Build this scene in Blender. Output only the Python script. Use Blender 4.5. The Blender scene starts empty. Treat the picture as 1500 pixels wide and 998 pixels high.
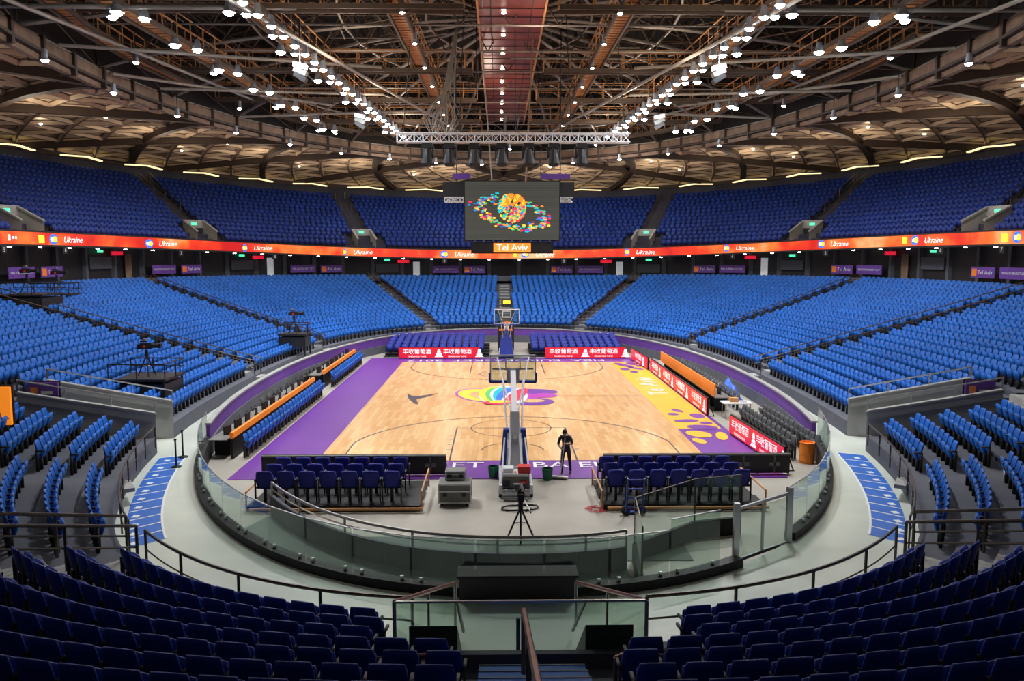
import bpy, math, random
import numpy as np
from mathutils import Vector, Matrix
random.seed(7)
scene = bpy.context.scene
coll = scene.collection
rad = math.radians

# ------------------------------------------------------------------ materials
def mat(name, col, rough=0.6, metal=0.0, emit=None, es=0.0, var=0.12, scale=3.0, spec=0.5, bump=0.0):
    m = bpy.data.materials.new(name); m.use_nodes = True
    nt = m.node_tree; b = nt.nodes['Principled BSDF']
    b.inputs['Roughness'].default_value = rough
    b.inputs['Metallic'].default_value = metal
    b.inputs['Specular IOR Level'].default_value = spec
    tc = nt.nodes.new('ShaderNodeTexCoord'); nz = nt.nodes.new('ShaderNodeTexNoise')
    nz.inputs['Scale'].default_value = scale; nz.inputs['Detail'].default_value = 4
    nt.links.new(tc.outputs['Object'], nz.inputs['Vector'])
    rp = nt.nodes.new('ShaderNodeValToRGB')
    c = Vector(col)
    rp.color_ramp.elements[0].position = 0.3; rp.color_ramp.elements[1].position = 0.7
    rp.color_ramp.elements[0].color = (*(c*(1-var)), 1)
    rp.color_ramp.elements[1].color = (*[min(1, v*(1+var)) for v in c], 1)
    nt.links.new(nz.outputs['Fac'], rp.inputs['Fac'])
    nt.links.new(rp.outputs['Color'], b.inputs['Base Color'])
    if bump:
        bp = nt.nodes.new('ShaderNodeBump'); bp.inputs['Strength'].default_value = bump
        nt.links.new(nz.outputs['Fac'], bp.inputs['Height']); nt.links.new(bp.outputs['Normal'], b.inputs['Normal'])
    if emit:
        b.inputs['Emission Color'].default_value = (*emit, 1); b.inputs['Emission Strength'].default_value = es
    return m

M = {}
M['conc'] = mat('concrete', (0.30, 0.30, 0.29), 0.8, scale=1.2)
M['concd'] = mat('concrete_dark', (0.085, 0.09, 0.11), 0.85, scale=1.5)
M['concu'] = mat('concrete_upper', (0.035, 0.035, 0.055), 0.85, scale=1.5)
M['walk'] = mat('walkway_floor', (0.56, 0.60, 0.53), 0.3, scale=0.5, var=0.1)
M['floor'] = mat('arena_floor', (0.36, 0.335, 0.285), 0.5, scale=0.5, var=0.15)
M['carpet'] = mat('carpet_grey', (0.13, 0.16, 0.14), 0.95, scale=30)
M['purple'] = mat('purple_paint', (0.145, 0.028, 0.29), 0.4, scale=0.6, var=0.06)
M['purpb'] = mat('purple_banner', (0.13, 0.045, 0.30), 0.6, scale=1)
M['yellow'] = mat('yellow_paint', (0.85, 0.46, 0.02), 0.4, scale=0.8, var=0.06)
M['white'] = mat('white_paint', (0.8, 0.8, 0.8), 0.4, var=0.03)
M['whitem'] = mat('white_metal', (0.7, 0.72, 0.75), 0.35, 0.2, var=0.04)
M['line'] = mat('dark_line', (0.04, 0.03, 0.05), 0.4)
M['black'] = mat('black', (0.012, 0.012, 0.014), 0.5)
M['blackm'] = mat('black_metal', (0.014, 0.014, 0.016), 0.55, 0.1, spec=.3)
M['steel'] = mat('steel', (0.45, 0.46, 0.47), 0.3, 0.9)
M['galv'] = mat('galvanised_pipe', (0.30, 0.27, 0.23), 0.5, 0.3)
M['galvd'] = mat('dark_truss', (0.10, 0.068, 0.045), 0.6, 0.2)
M['rail'] = mat('handrail_dark', (0.10, 0.085, 0.075), 0.35, 0.7)
M['brass'] = mat('handrail_bronze', (0.30, 0.16, 0.09), 0.3, 0.8)
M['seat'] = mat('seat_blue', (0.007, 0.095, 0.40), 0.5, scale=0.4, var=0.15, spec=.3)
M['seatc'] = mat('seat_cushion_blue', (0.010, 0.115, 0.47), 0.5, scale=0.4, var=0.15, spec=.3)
M['seatu'] = mat('seat_blue_upper_shaded', (0.006, 0.028, 0.20), 0.55, scale=0.4, var=0.15, spec=.3)  # seat blue darkened: the upper tier's weaker light is put into the colour
M['seatn'] = mat('seat_blue_near_shaded', (0.006, 0.032, 0.26), 0.55, scale=6, var=0.15, spec=.3)  # same seat blue, with the shade on backs facing away from lamps painted in
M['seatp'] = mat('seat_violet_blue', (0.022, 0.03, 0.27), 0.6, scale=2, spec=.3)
M['seatg'] = mat('seat_grey', (0.06, 0.065, 0.07), 0.6)
M['pad'] = mat('blue_padding', (0.02, 0.05, 0.32), 0.5)
M['bluep'] = mat('blue_floor_paint', (0.012, 0.12, 0.5), 0.5, scale=2)
M['orange'] = mat('orange_board', (0.85, 0.22, 0.02), 0.5, emit=(1, .25, .02), es=0.2)
M['orangel'] = mat('orange_led_panel', (0.85, 0.25, 0.02), 0.5, emit=(1, .27, .015), es=0.75)
M['red'] = mat('red_plastic', (0.6, 0.03, 0.03), 0.4)
M['ledred'] = mat('led_red', (0.3, 0.01, 0.02), 0.4, emit=(0.75, 0.008, 0.035), es=0.8)
M['ledwhite'] = mat('led_white', (0.8, 0.8, 0.8), 0.4, emit=(1, 1, 1), es=0.9)
M['brown'] = mat('brown_beam', (0.05, 0.03, 0.02), 0.7)
M['fascia'] = mat('brown_fascia', (0.20, 0.125, 0.08), 0.7, scale=1.5, var=.3)
M['beige'] = mat('beige_panel', (0.60, 0.46, 0.31), 0.8, scale=0.8)
M['beiged'] = mat('beige_frame', (0.13, 0.085, 0.055), 0.8, scale=0.8)
M['duct'] = mat('duct_red_brown', (0.22, 0.045, 0.022), 0.38, 0.1, scale=1.2, var=.35)
M['wood'] = mat('catwalk_wood', (0.55, 0.26, 0.09), 0.7, scale=4)
M['roof'] = mat('roof_dark', (0.014, 0.011, 0.009), 0.9)
M['lamp'] = mat('lamp_glow', (1, 1, 1), 0.5, emit=(0.82, 0.92, 1.0), es=55)
M['lampw'] = mat('lamp_glow_warm', (1, 1, 1), 0.5, emit=(1.0, 0.9, 0.75), es=20)
M['strip'] = mat('cove_light', (1, .95, .7), 0.5, emit=(1.0, 0.82, 0.42), es=1.3)
M['shade'] = mat('lamp_shade', (0.3, 0.32, 0.35), 0.4, 0.5)
M['exit'] = mat('exit_green', (0.05, .6, .3), 0.5, emit=(0.1, 1, .5), es=1.2)
M['winl'] = mat('lit_doorway', (.6, .6, .6), 0.5, emit=(0.8, .85, .9), es=0.25)
M['skin'] = mat('skin', (0.45, 0.25, 0.17), 0.6)
M['cloth'] = mat('dark_clothes', (0.03, 0.03, 0.035), 0.85)
M['jean'] = mat('dark_trousers', (0.035, 0.035, 0.05), 0.85)
M['hair'] = mat('hair', (0.015, 0.01, 0.008), 0.8)
M['case'] = mat('road_case', (0.16, 0.16, 0.15), 0.6)
M['green'] = mat('green_bin', (0.0, 0.12, 0.06), 0.5)
M['tarp'] = mat('blue_tarp', (0.02, 0.12, 0.6), 0.4, bump=0.5)
cols = {'teal': (0.0, .45, .5), 'blue': (0.03, .15, .6), 'lred': (.75, .03, .08), 'lyel': (.9, .6, .04), 'lgreen': (.1, .5, .12), 'mag': (.42, .03, .36), 'lor': (.9, .25, .03)}
for k, c in cols.items():
    M['f_'+k] = mat('floor_'+k, c, 0.4, var=.04)
    M['e_'+k] = mat('screen_'+k, c, 0.4, emit=c, es=1.0, var=.04)

def glassmat():
    m = bpy.data.materials.new('balustrade_glass'); m.use_nodes = True
    nt = m.node_tree; nt.nodes.clear()
    o = nt.nodes.new('ShaderNodeOutputMaterial'); mx = nt.nodes.new('ShaderNodeMixShader')
    t = nt.nodes.new('ShaderNodeBsdfTransparent'); t.inputs['Color'].default_value = (.80, .87, .83, 1)
    g = nt.nodes.new('ShaderNodeBsdfGlossy'); g.inputs['Roughness'].default_value = .04; g.inputs['Color'].default_value = (.9, .95, .95, 1)
    f = nt.nodes.new('ShaderNodeLayerWeight'); f.inputs['Blend'].default_value = .5
    p = nt.nodes.new('ShaderNodeMath'); p.operation = 'POWER'; p.inputs[1].default_value = 4
    q = nt.nodes.new('ShaderNodeMath'); q.operation = 'MULTIPLY_ADD'; q.inputs[1].default_value = .6; q.inputs[2].default_value = .05
    nt.links.new(f.outputs['Facing'], p.inputs[0]); nt.links.new(p.outputs[0], q.inputs[0])
    nt.links.new(q.outputs[0], mx.inputs[0]); nt.links.new(t.outputs[0], mx.inputs[1]); nt.links.new(g.outputs[0], mx.inputs[2])
    nt.links.new(mx.outputs[0], o.inputs[0]); return m
M['glass'] = glassmat()

def woodmat():
    m = bpy.data.materials.new('court_wood'); m.use_nodes = True
    nt = m.node_tree; b = nt.nodes['Principled BSDF']; b.inputs['Roughness'].default_value = .24
    tc = nt.nodes.new('ShaderNodeTexCoord'); mp = nt.nodes.new('ShaderNodeMapping'); mp.inputs['Rotation'].default_value = (0, 0, rad(90))
    br = nt.nodes.new('ShaderNodeTexBrick')
    br.inputs['Color1'].default_value = (.72, .39, .145, 1); br.inputs['Color2'].default_value = (.86, .54, .245, 1); br.inputs['Mortar'].default_value = (.55, .31, .12, 1)
    br.inputs['Scale'].default_value = 1; br.inputs['Mortar Size'].default_value = .004
    br.inputs['Brick Width'].default_value = 1.3; br.inputs['Row Height'].default_value = .2
    nz = nt.nodes.new('ShaderNodeTexNoise'); nz.inputs['Scale'].default_value = 2.5; nz.inputs['Detail'].default_value = 6
    mx = nt.nodes.new('ShaderNodeMix'); mx.data_type = 'RGBA'; mx.blend_type = 'MULTIPLY'; mx.inputs[0].default_value = .12
    nt.links.new(tc.outputs['Object'], mp.inputs['Vector']); nt.links.new(mp.outputs[0], br.inputs['Vector']); nt.links.new(tc.outputs['Object'], nz.inputs['Vector'])
    nt.links.new(br.outputs['Color'], mx.inputs[6]); nt.links.new(nz.outputs['Fac'], mx.inputs[7])
    nt.links.new(mx.outputs[2], b.inputs['Base Color']); return m
M['court'] = woodmat()

def ribbonmat():
    m = bpy.data.materials.new('ribbon_led'); m.use_nodes = True
    nt = m.node_tree; b = nt.nodes['Principled BSDF']; b.inputs['Base Color'].default_value = (.02, .0, .0, 1)
    tc = nt.nodes.new('ShaderNodeTexCoord'); nz = nt.nodes.new('ShaderNodeTexNoise'); nz.inputs['Scale'].default_value = .22; nz.inputs['Detail'].default_value = 5
    rp = nt.nodes.new('ShaderNodeValToRGB'); e = rp.color_ramp.elements
    e[0].position = .36; e[0].color = (.60, .008, .008, 1); e[1].position = .68; e[1].color = (1.0, .55, .25, 1)
    x = e.new(.48); x.color = (.90, .045, .012, 1); x = e.new(.57); x.color = (1.0, .20, .03, 1)
    nt.links.new(tc.outputs['Object'], nz.inputs['Vector']); nt.links.new(nz.outputs['Fac'], rp.inputs[0])
    nt.links.new(rp.outputs[0], b.inputs['Emission Color']); b.inputs['Emission Strength'].default_value = 1.15
    return m
M['ribbon'] = ribbonmat()

def screenmat():
    m = bpy.data.materials.new('led_screen_panel'); m.use_nodes = True
    nt = m.node_tree; b = nt.nodes['Principled BSDF']; b.inputs['Base Color'].default_value = (.03, .03, .03, 1); b.inputs['Roughness'].default_value = .6
    tc = nt.nodes.new('ShaderNodeTexCoord'); wv = nt.nodes.new('ShaderNodeTexWave'); wv.bands_direction = 'Z'; wv.inputs['Scale'].default_value = 3.5
    rp = nt.nodes.new('ShaderNodeValToRGB'); rp.color_ramp.elements[0].color = (.03, .032, .026, 1); rp.color_ramp.elements[1].color = (.06, .064, .052, 1)
    nt.links.new(tc.outputs['Object'], wv.inputs['Vector']); nt.links.new(wv.outputs['Fac'], rp.inputs[0])
    nt.links.new(rp.outputs[0], b.inputs['Emission Color']); b.inputs['Emission Strength'].default_value = 1
    return m
M['screen'] = screenmat()

# ------------------------------------------------------------------ mesh builder
class MB:
    def __init__(s): s.V = []; s.F = []; s.I = []; s.m = []
    def mi(s, k):
        if k not in s.m: s.m.append(k)
        return s.m.index(k)
    def add(s, vs, fs, k):
        o = len(s.V); s.V += [tuple(v) for v in vs]; i = s.mi(k)
        for f in fs: s.F.append([o+a for a in f]); s.I.append(i)
    def quad(s, a, b, c, d, k): s.add([a, b, c, d], [(0, 1, 2, 3)], k)
    def box(s, c, size, k, rot=None, taper=1.0):
        hx, hy, hz = size[0]/2, size[1]/2, size[2]/2; vs = []
        for z in (-1, 1):
            t = taper if z > 0 else 1
            for x, y in ((-1, -1), (1, -1), (1, 1), (-1, 1)):
                v = Vector((x*hx*t, y*hy*t, z*hz))
                if rot is not None: v = rot @ v
                vs.append(v+Vector(c))
        s.add(vs, [(3, 2, 1, 0), (4, 5, 6, 7), (0, 1, 5, 4), (1, 2, 6, 5), (2, 3, 7, 6), (3, 0, 4, 7)], k)
    def beam(s, p, q, w, h, k):
        p = Vector(p); q = Vector(q); d = (q-p)
        if d.length < 1e-5: return
        d.normalize(); up = Vector((0, 0, 1))
        if abs(d.z) > .99: up = Vector((0, 1, 0))
        sx = d.cross(up).normalized(); u = sx.cross(d)
        vs = []
        for e in (p, q):
            for a, b in ((-1, -1), (1, -1), (1, 1), (-1, 1)): vs.append(e+sx*a*w/2+u*b*h/2)
        s.add(vs, [(0, 1, 2, 3), (7, 6, 5, 4), (0, 4, 5, 1), (1, 5, 6, 2), (2, 6, 7, 3), (3, 7, 4, 0)], k)
    def tube(s, p, q, r, k, n=6, r2=None):
        p = Vector(p); q = Vector(q); d = q-p
        if d.length < 1e-5: return
        d.normalize(); up = Vector((0, 0, 1)) if abs(d.z) < .95 else Vector((0, 1, 0))
        a = d.cross(up).normalized(); b = a.cross(d); r2 = r if r2 is None else r2; vs = []
        for e, rr in ((p, r), (q, r2)):
            for i in range(n):
                t = 2*math.pi*i/n; vs.append(e+a*math.cos(t)*rr+b*math.sin(t)*rr)
        fs = [(i, (i+1) % n, n+(i+1) % n, n+i) for i in range(n)]
        fs += [tuple(range(n-1, -1, -1)), tuple(range(n, 2*n))]
        s.add(vs, fs, k)
    def path(s, pts, r, k, n=6):
        for a, b in zip(pts[:-1], pts[1:]): s.tube(a, b, r, k, n)
    def poly(s, pts, k): s.add(pts, [tuple(range(len(pts)))], k)
    def flat(s, pts2, z, k): s.poly([(p[0], p[1], z) for p in pts2], k)
    def lathe(s, c, prof, k, n=12):
        vs = []
        for r, z in prof:
            for i in range(n):
                t = 2*math.pi*i/n; vs.append((c[0]+r*math.cos(t), c[1]+r*math.sin(t), c[2]+z))
        fs = []
        for j in range(len(prof)-1):
            for i in range(n): fs.append((j*n+i, j*n+(i+1) % n, (j+1)*n+(i+1) % n, (j+1)*n+i))
        s.add(vs, fs, k)
    def obj(s, name, parent=None, smooth=False, loc=None, rotz=0):
        me = bpy.data.meshes.new(name); me.from_pydata(s.V, [], s.F); me.update()
        for k in s.m: me.materials.append(M[k])
        me.polygons.foreach_set('material_index', s.I)
        if smooth: me.polygons.foreach_set('use_smooth', [True]*len(s.F))
        o = bpy.data.objects.new(name, me); coll.objects.link(o)
        if parent: o.parent = parent
        if loc: o.location = loc
        o.rotation_euler[2] = rotz
        return o

def rail(mb, pts, h, k, every=1.6, r=.028, mids=(0.5,), post=None):
    pts = [Vector(p) for p in pts]; up = Vector((0, 0, 1))
    mb.path([p+up*h for p in pts], r, k)
    for m in mids: mb.path([p+up*h*m for p in pts], r*.6, k, 4)
    acc = 0; mb.tube(pts[0], pts[0]+up*h, r*.9, k, 5)
    for a, b in zip(pts[:-1], pts[1:]):
        L = (b-a).length
        n = (every-acc)
        while n <= L:
            p = a+(b-a)*(n/L); mb.tube(p, p+up*h, r*.9, k, 5); n += every
        acc = L-(n-every)
    mb.tube(pts[-1], pts[-1]+up*h, r*.9, k, 5)

def text(body, size, k, p, right, up, parent, name='lettering', align='CENTER', sx=1.0, shear=0.0):
    cu = bpy.data.curves.new('t', 'FONT'); cu.body = body; cu.size = size; cu.align_x = align; cu.align_y = 'CENTER'; cu.resolution_u = 3; cu.shear = shear
    o = bpy.data.objects.new('t', cu); coll.objects.link(o)
    bpy.context.view_layer.update(); dg = bpy.context.evaluated_depsgraph_get()
    me = bpy.data.meshes.new_from_object(o.evaluated_get(dg)); bpy.data.objects.remove(o); bpy.data.curves.remove(cu)
    me.materials.clear(); me.materials.append(M[k])
    t = bpy.data.objects.new(name, me); coll.objects.link(t)
    r = Vector(right).normalized(); u = Vector(up).normalized(); n = r.cross(u)
    mx = Matrix(((r.x*sx, u.x, n.x, p[0]), (r.y*sx, u.y, n.y, p[1]), (r.z*sx, u.z, n.z, p[2]), (0, 0, 0, 1)))
    t.parent = parent
    t.matrix_basis = mx
    return t

# ------------------------------------------------------------------ curves of the bowl
def SE(th, rx, ry, n):
    c, s = math.cos(th), math.sin(th)
    return (rx*math.copysign(abs(c)**(2/n), c), ry*math.copysign(abs(s)**(2/n), s))
def low(th, t):
    s = math.sin(th); ry = (28.5+12*t) if s >= 0 else (31+12.5*t)
    x, y = SE(th, 14.2+16.2*t, ry, 2.5); return x, y
def lowz(x, t): return 1.1+(3.8+.5*(x/30)**2)*t
def upp(th, t):
    return SE(th, 31.5+10.5*t, 41.5+10.5*t, 2.5)
def uppz(x, t): return 8.0+5.6*t+.95*(x/31)**2
def bar(th): return SE(th, 13.2, 27.5, 2.2)

# ------------------------------------------------------------------ seats
def slab(w, h, t, nx, nz, k=.4, curve=0.0, bulge=0.0):
    V = []; F = []
    for side in (1, -1):
        for j in range(nz+1):
            for i in range(nx+1):
                u = -1+2*i/nx; v = -1+2*j/nz
                x = u*math.sqrt(1-k*v*v/2)*w/2; z = v*math.sqrt(1-k*u*u/2)*h/2
                e = (1-u**4)*(1-v**4)
                V.append((x, side*(t/2*(.45+.55*e)+bulge*e*(1 if side > 0 else .3))+curve*u*u, z))
    N = (nx+1)*(nz+1); g = lambda i, j: j*(nx+1)+i
    for j in range(nz):
        for i in range(nx):
            F.append((g(i, j), g(i, j+1), g(i+1, j+1), g(i+1, j)))
            F.append((N+g(i, j), N+g(i+1, j), N+g(i+1, j+1), N+g(i, j+1)))
    for i in range(nx):
        F.append((g(i, 0), g(i+1, 0), N+g(i+1, 0), N+g(i, 0))); F.append((g(i+1, nz), g(i, nz), N+g(i, nz), N+g(i+1, nz)))
    for j in range(nz):
        F.append((g(0, j+1), g(0, j), N+g(0, j), N+g(0, j+1))); F.append((g(nx, j), g(nx, j+1), N+g(nx, j+1), N+g(nx, j)))
    return np.array(V), F
def seat_template(detail, arms=True):
    Vs = []; Fs = []; Is = []
    def put(V, F, ang, c, mi):
        ca, sa = math.cos(ang), math.sin(ang); V = np.array(V, float)
        W = V.copy(); W[:, 1] = V[:, 1]*ca-V[:, 2]*sa; W[:, 2] = V[:, 1]*sa+V[:, 2]*ca; W += np.array(c)
        o = sum(len(a) for a in Vs); Vs.append(W)
        for f in F: Fs.append(tuple(o+a for a in f)); Is.append(mi)
    def bx(c, s, mi, ang=0):
        b = MB(); b.box((0, 0, 0), s, 'black'); put(b.V, b.F, ang, c, mi)
    nb = 6 if detail else 3; nc = 4 if detail else 2
    V, F = slab(.48, .52, .06, nb, nb if detail else 2, .45, .035, .01); put(V, F, rad(11), (0, -.06, .64), 0)
    V, F = slab(.44, .40, .09, nc, nc, .4, .0, .015); put(V, F, rad(-14), (0, .10, .54), 1)
    bx((0, .0, .20), (.07, .12, .40), 2)
    if detail:
        for sx in (-1, 1):
            bx((sx*.262, .06, .62), (.04, .26, .045), 2); bx((sx*.262, -.03, .32), (.03, .08, .62), 2)
        bx((0, .02, .40), (.5, .05, .05), 2)
    else:
        bx((.262, .03, .55), (.03, .16, .2), 2)
    return np.concatenate(Vs), np.array(Fs), np.array(Is)
T_HI = seat_template(True); T_LO = seat_template(False)
T_BIG = (T_HI[0]*np.array([1.12, 1.1, 1.12]), T_HI[1], T_HI[2])
def build_seats(name, tmpl, P, A, mats, parent=None):
    V, F, I = tmpl; P = np.array(P, float); A = np.array(A, float); n = len(P)
    if n == 0: return None
    ca = np.cos(A)[:, None]; sa = np.sin(A)[:, None]
    X = V[None, :, 0]*ca-V[None, :, 1]*sa+P[:, 0:1]; Y = V[None, :, 0]*sa+V[None, :, 1]*ca+P[:, 1:2]; Z = V[None, :, 2]+P[:, 2:3]
    W = np.stack([X, Y, Z], -1).reshape(-1, 3)
    G = (F[None]+(np.arange(n)*len(V))[:, None, None]).reshape(-1, 4)
    me = bpy.data.meshes.new(name); me.vertices.add(len(W)); me.vertices.foreach_set('co', W.astype(np.float32).ravel())
    me.loops.add(len(G)*4); me.loops.foreach_set('vertex_index', G.astype(np.int32).ravel())
    me.polygons.add(len(G)); me.polygons.foreach_set('loop_start', np.arange(0, len(G)*4, 4, dtype=np.int32))
    me.polygons.foreach_set('material_index', np.tile(I, n).astype(np.int32))
    me.polygons.foreach_set('use_smooth', np.ones(len(G), bool))
    for k in mats: me.materials.append(M[k])
    me.update(calc_edges=True); me.validate()
    o = bpy.data.objects.new(name, me); coll.objects.link(o)
    if parent: o.parent = parent
    return o
def row_points(f, zf, t, tz, ta, tb, sx, m0, m1, pitch=.55):
    N = 120; th = [ta+(tb-ta)*i/N for i in range(N+1)]
    pts = np.array([f(a, t) for a in th]); d = np.linalg.norm(np.diff(pts, axis=0), axis=1); L = np.concatenate([[0], np.cumsum(d)])
    tot = L[-1]-m0-m1; n = int(tot/pitch)
    if n < 1: return [], []
    s0 = m0+(tot-n*pitch)/2+pitch/2; P = []; A = []
    for i in range(n):
        s = s0+i*pitch
        x = np.interp(s, L, pts[:, 0]); y = np.interp(s, L, pts[:, 1])
        x2 = np.interp(s+.1, L, pts[:, 0]); y2 = np.interp(s+.1, L, pts[:, 1]); x1 = np.interp(s-.1, L, pts[:, 0]); y1 = np.interp(s-.1, L, pts[:, 1])
        tx, ty = x2-x1, y2-y1; l = math.hypot(tx, ty); nx, ny = -ty/l, tx/l
        if nx*x+ny*y > 0: nx, ny = -nx, -ny
        z = zf(x, tz)
        P.append((sx*x, y, z)); A.append(math.atan2(-sx*nx, ny))
    return P, A

def vth(v): return math.copysign(math.asin(abs(v)**1.25), v)
def uth(u): return math.acos(u**1.25)
TH = [rad(90), uth(.44), vth(.5), vth(.05), vth(-.39), vth(-.47), vth(-.66), vth(-.86), -uth(.42), -rad(90)]
LOWSEC = [(TH[0], TH[1], 15, 0), (TH[1], TH[2], 17, 0), (TH[2], TH[3], 19, 0), (TH[3], TH[4], 19, 0), (TH[5], TH[6], 18, 1), (TH[6], TH[7], 17, 1), (TH[7]-.04, TH[9], 15, 1)]
tier = MB()
def tier_mesh(mb, f, zf, ta, tb, K, key, skip=None, M_=14, base=None):
    for sx in (1, -1):
        for k in range(K):
            t0, t1 = k/K, (k+1)/K
            for i in range(M_):
                a, b = ta+(tb-ta)*i/M_, ta+(tb-ta)*(i+1)/M_
                p0 = f(a, t0); p1 = f(b, t0); q0 = f(a, t1); q1 = f(b, t1)
                if skip and skip((p0[0]+p1[0])/2, (p0[1]+q0[1])/2, t0): continue
                z0 = zf(p0[0], t0); z1 = zf(p1[0], t0)
                mb.quad((sx*p0[0], p0[1], z0), (sx*p1[0], p1[1], z1), (sx*q1[0], q1[1], z1), (sx*q0[0], q0[1], z0), key)
                zl0 = zf(p0[0], t0-1/K) if k else (base if base is not None else z0-.5)
                zl1 = zf(p1[0], t0-1/K) if k else (base if base is not None else z1-.5)
                mb.quad((sx*p0[0], p0[1], zl0), (sx*p1[0], p1[1], zl1), (sx*p1[0], p1[1], z1), (sx*p0[0], p0[1], z0), key)
def nearskip(x, y, t): return y < -28 and abs(x) < 2.0 and y > -32.5
for (ta, tb, K, hi) in LOWSEC:
    near = tb < -1.5
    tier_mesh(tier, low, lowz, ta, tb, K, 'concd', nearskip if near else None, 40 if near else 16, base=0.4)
    for sx in (1, -1):
        P = []; A = []
        for k in range(K):
            t = (k+.55)/K
            m0 = .6; m1 = .6
            if near: m1 = (2.35 if k < 3 else 0.95)
            p, a = row_points(low, lowz, t, k/K, ta, tb, sx, m0, m1)
            P += p; A += a
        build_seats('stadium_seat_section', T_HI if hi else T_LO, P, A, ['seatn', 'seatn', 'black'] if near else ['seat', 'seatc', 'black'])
VT = .27
for sx in (1, -1):
    for (ta, tb, tk) in ((TH[4], TH[5], VT), (TH[7], TH[7]-.04, .0)):
        K = 17
        for k in range(K):
            t0, t1 = k/K, (k+1)/K
            if t0 < tk: continue
            p0, p1, q0, q1 = low(ta, t0), low(tb, t0), low(ta, t1), low(tb, t1); z = lowz(p0[0], t0); zz = lowz(p0[0], t0-1/K)
            tier.quad((sx*p0[0], p0[1], z), (sx*p1[0], p1[1], z), (sx*q1[0], q1[1], z), (sx*q0[0], q0[1], z), 'conc')
            tier.quad((sx*p0[0], p0[1], zz), (sx*p1[0], p1[1], zz), (sx*p1[0], p1[1], z), (sx*p0[0], p0[1], z), 'conc')
for (th, K) in ((TH[0], 15), (TH[1], 16), (TH[2], 18), (TH[3], 19), (TH[6], 17)):
    for sx in ((1, -1) if abs(th-rad(90)) > .01 else (1,)):
        for k in range(K):
            p = low(th, (k-.22)/K); q = low(th, (k+.0)/K); z = lowz(p[0], (k-1)/K); dz = lowz(p[0], k/K)-z
            d = Vector((sx*(q[0]-p[0]), q[1]-p[1], 0)).normalized(); s_ = Vector((-d.y, d.x, 0))
            c = Vector((sx*q[0], q[1], z+dz/2))-d*.15
            tier.box((c.x, c.y, z+dz*.25), (1.0, .32, dz*.5), 'conc', Matrix.Rotation(math.atan2(d.y, d.x)-math.pi/2, 3, 'Z'))
tier_o = tier.obj('seating_tier_lower')

# ------------------------------------------------------------------ upper tier
UT = [rad(90), uth(.44), vth(.68), vth(.25), vth(-.25)]
upt = MB()
for a, b in zip(UT[:-1], UT[1:]):
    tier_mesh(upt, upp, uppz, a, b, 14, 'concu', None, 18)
    for sx in (1, -1):
        P = []; A = []
        for k in range(14):
            m0 = m1 = (1.9 if k < 3 else .8)
            if abs(a-rad(90)) < .01: m0 = .0
            p, an = row_points(upp, uppz, (k+.55)/14, k/14, a, b, sx, m0, m1, .56)
            P += p; A += an
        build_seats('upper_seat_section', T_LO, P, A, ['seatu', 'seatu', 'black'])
upt_o = upt.obj('seating_tier_upper')
vo = MB()
for th in UT[1:4]:
    for sx in (1, -1):
        p = Vector((*upp(th, .02), 0)); q = Vector((*upp(th, .22), 0)); p.x *= sx; q.x *= sx
        z = uppz(p.x, 0); d = (q-p).normalized(); s_ = Vector((-d.y, d.x, 0))
        for e in (-1, 1):
            a = p+s_*e*.95; b = q+s_*e*.95
            vo.add([a+Vector((0, 0, z)), b+Vector((0, 0, z)), b+Vector((0, 0, z+2.0)), a+Vector((0, 0, z+1.0))], [(0, 1, 2, 3)], 'conc')
            vo.beam(a+Vector((0, 0, z+1.05)), b+Vector((0, 0, z+2.05)), .2, .12, 'conc')
        vo.beam(q-s_*.95+Vector((0, 0, z+1.75)), q+s_*.95+Vector((0, 0, z+1.75)), .15, .7, 'conc')
        vo.beam(q-s_*.8+Vector((0, 0, z+.7)), q+s_*.8+Vector((0, 0, z+.7)), .1, 1.4, 'black')
        c = q-d*.12+Vector((0, 0, z+1.75)); vo.beam(c-s_*.25, c+s_*.25, .05, .22, 'exit')
        for e in (-1, 1):
            pts = []
            for i in range(5):
                t = .25+.75*i/4; w = upp(th, t); ww = Vector((sx*w[0], w[1], uppz(w[0], t)))+s_*e*.55; pts.append(ww)
            rail(vo, pts, .9, 'rail', 3, .03)
vo.obj('vomitory_portal')

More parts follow.
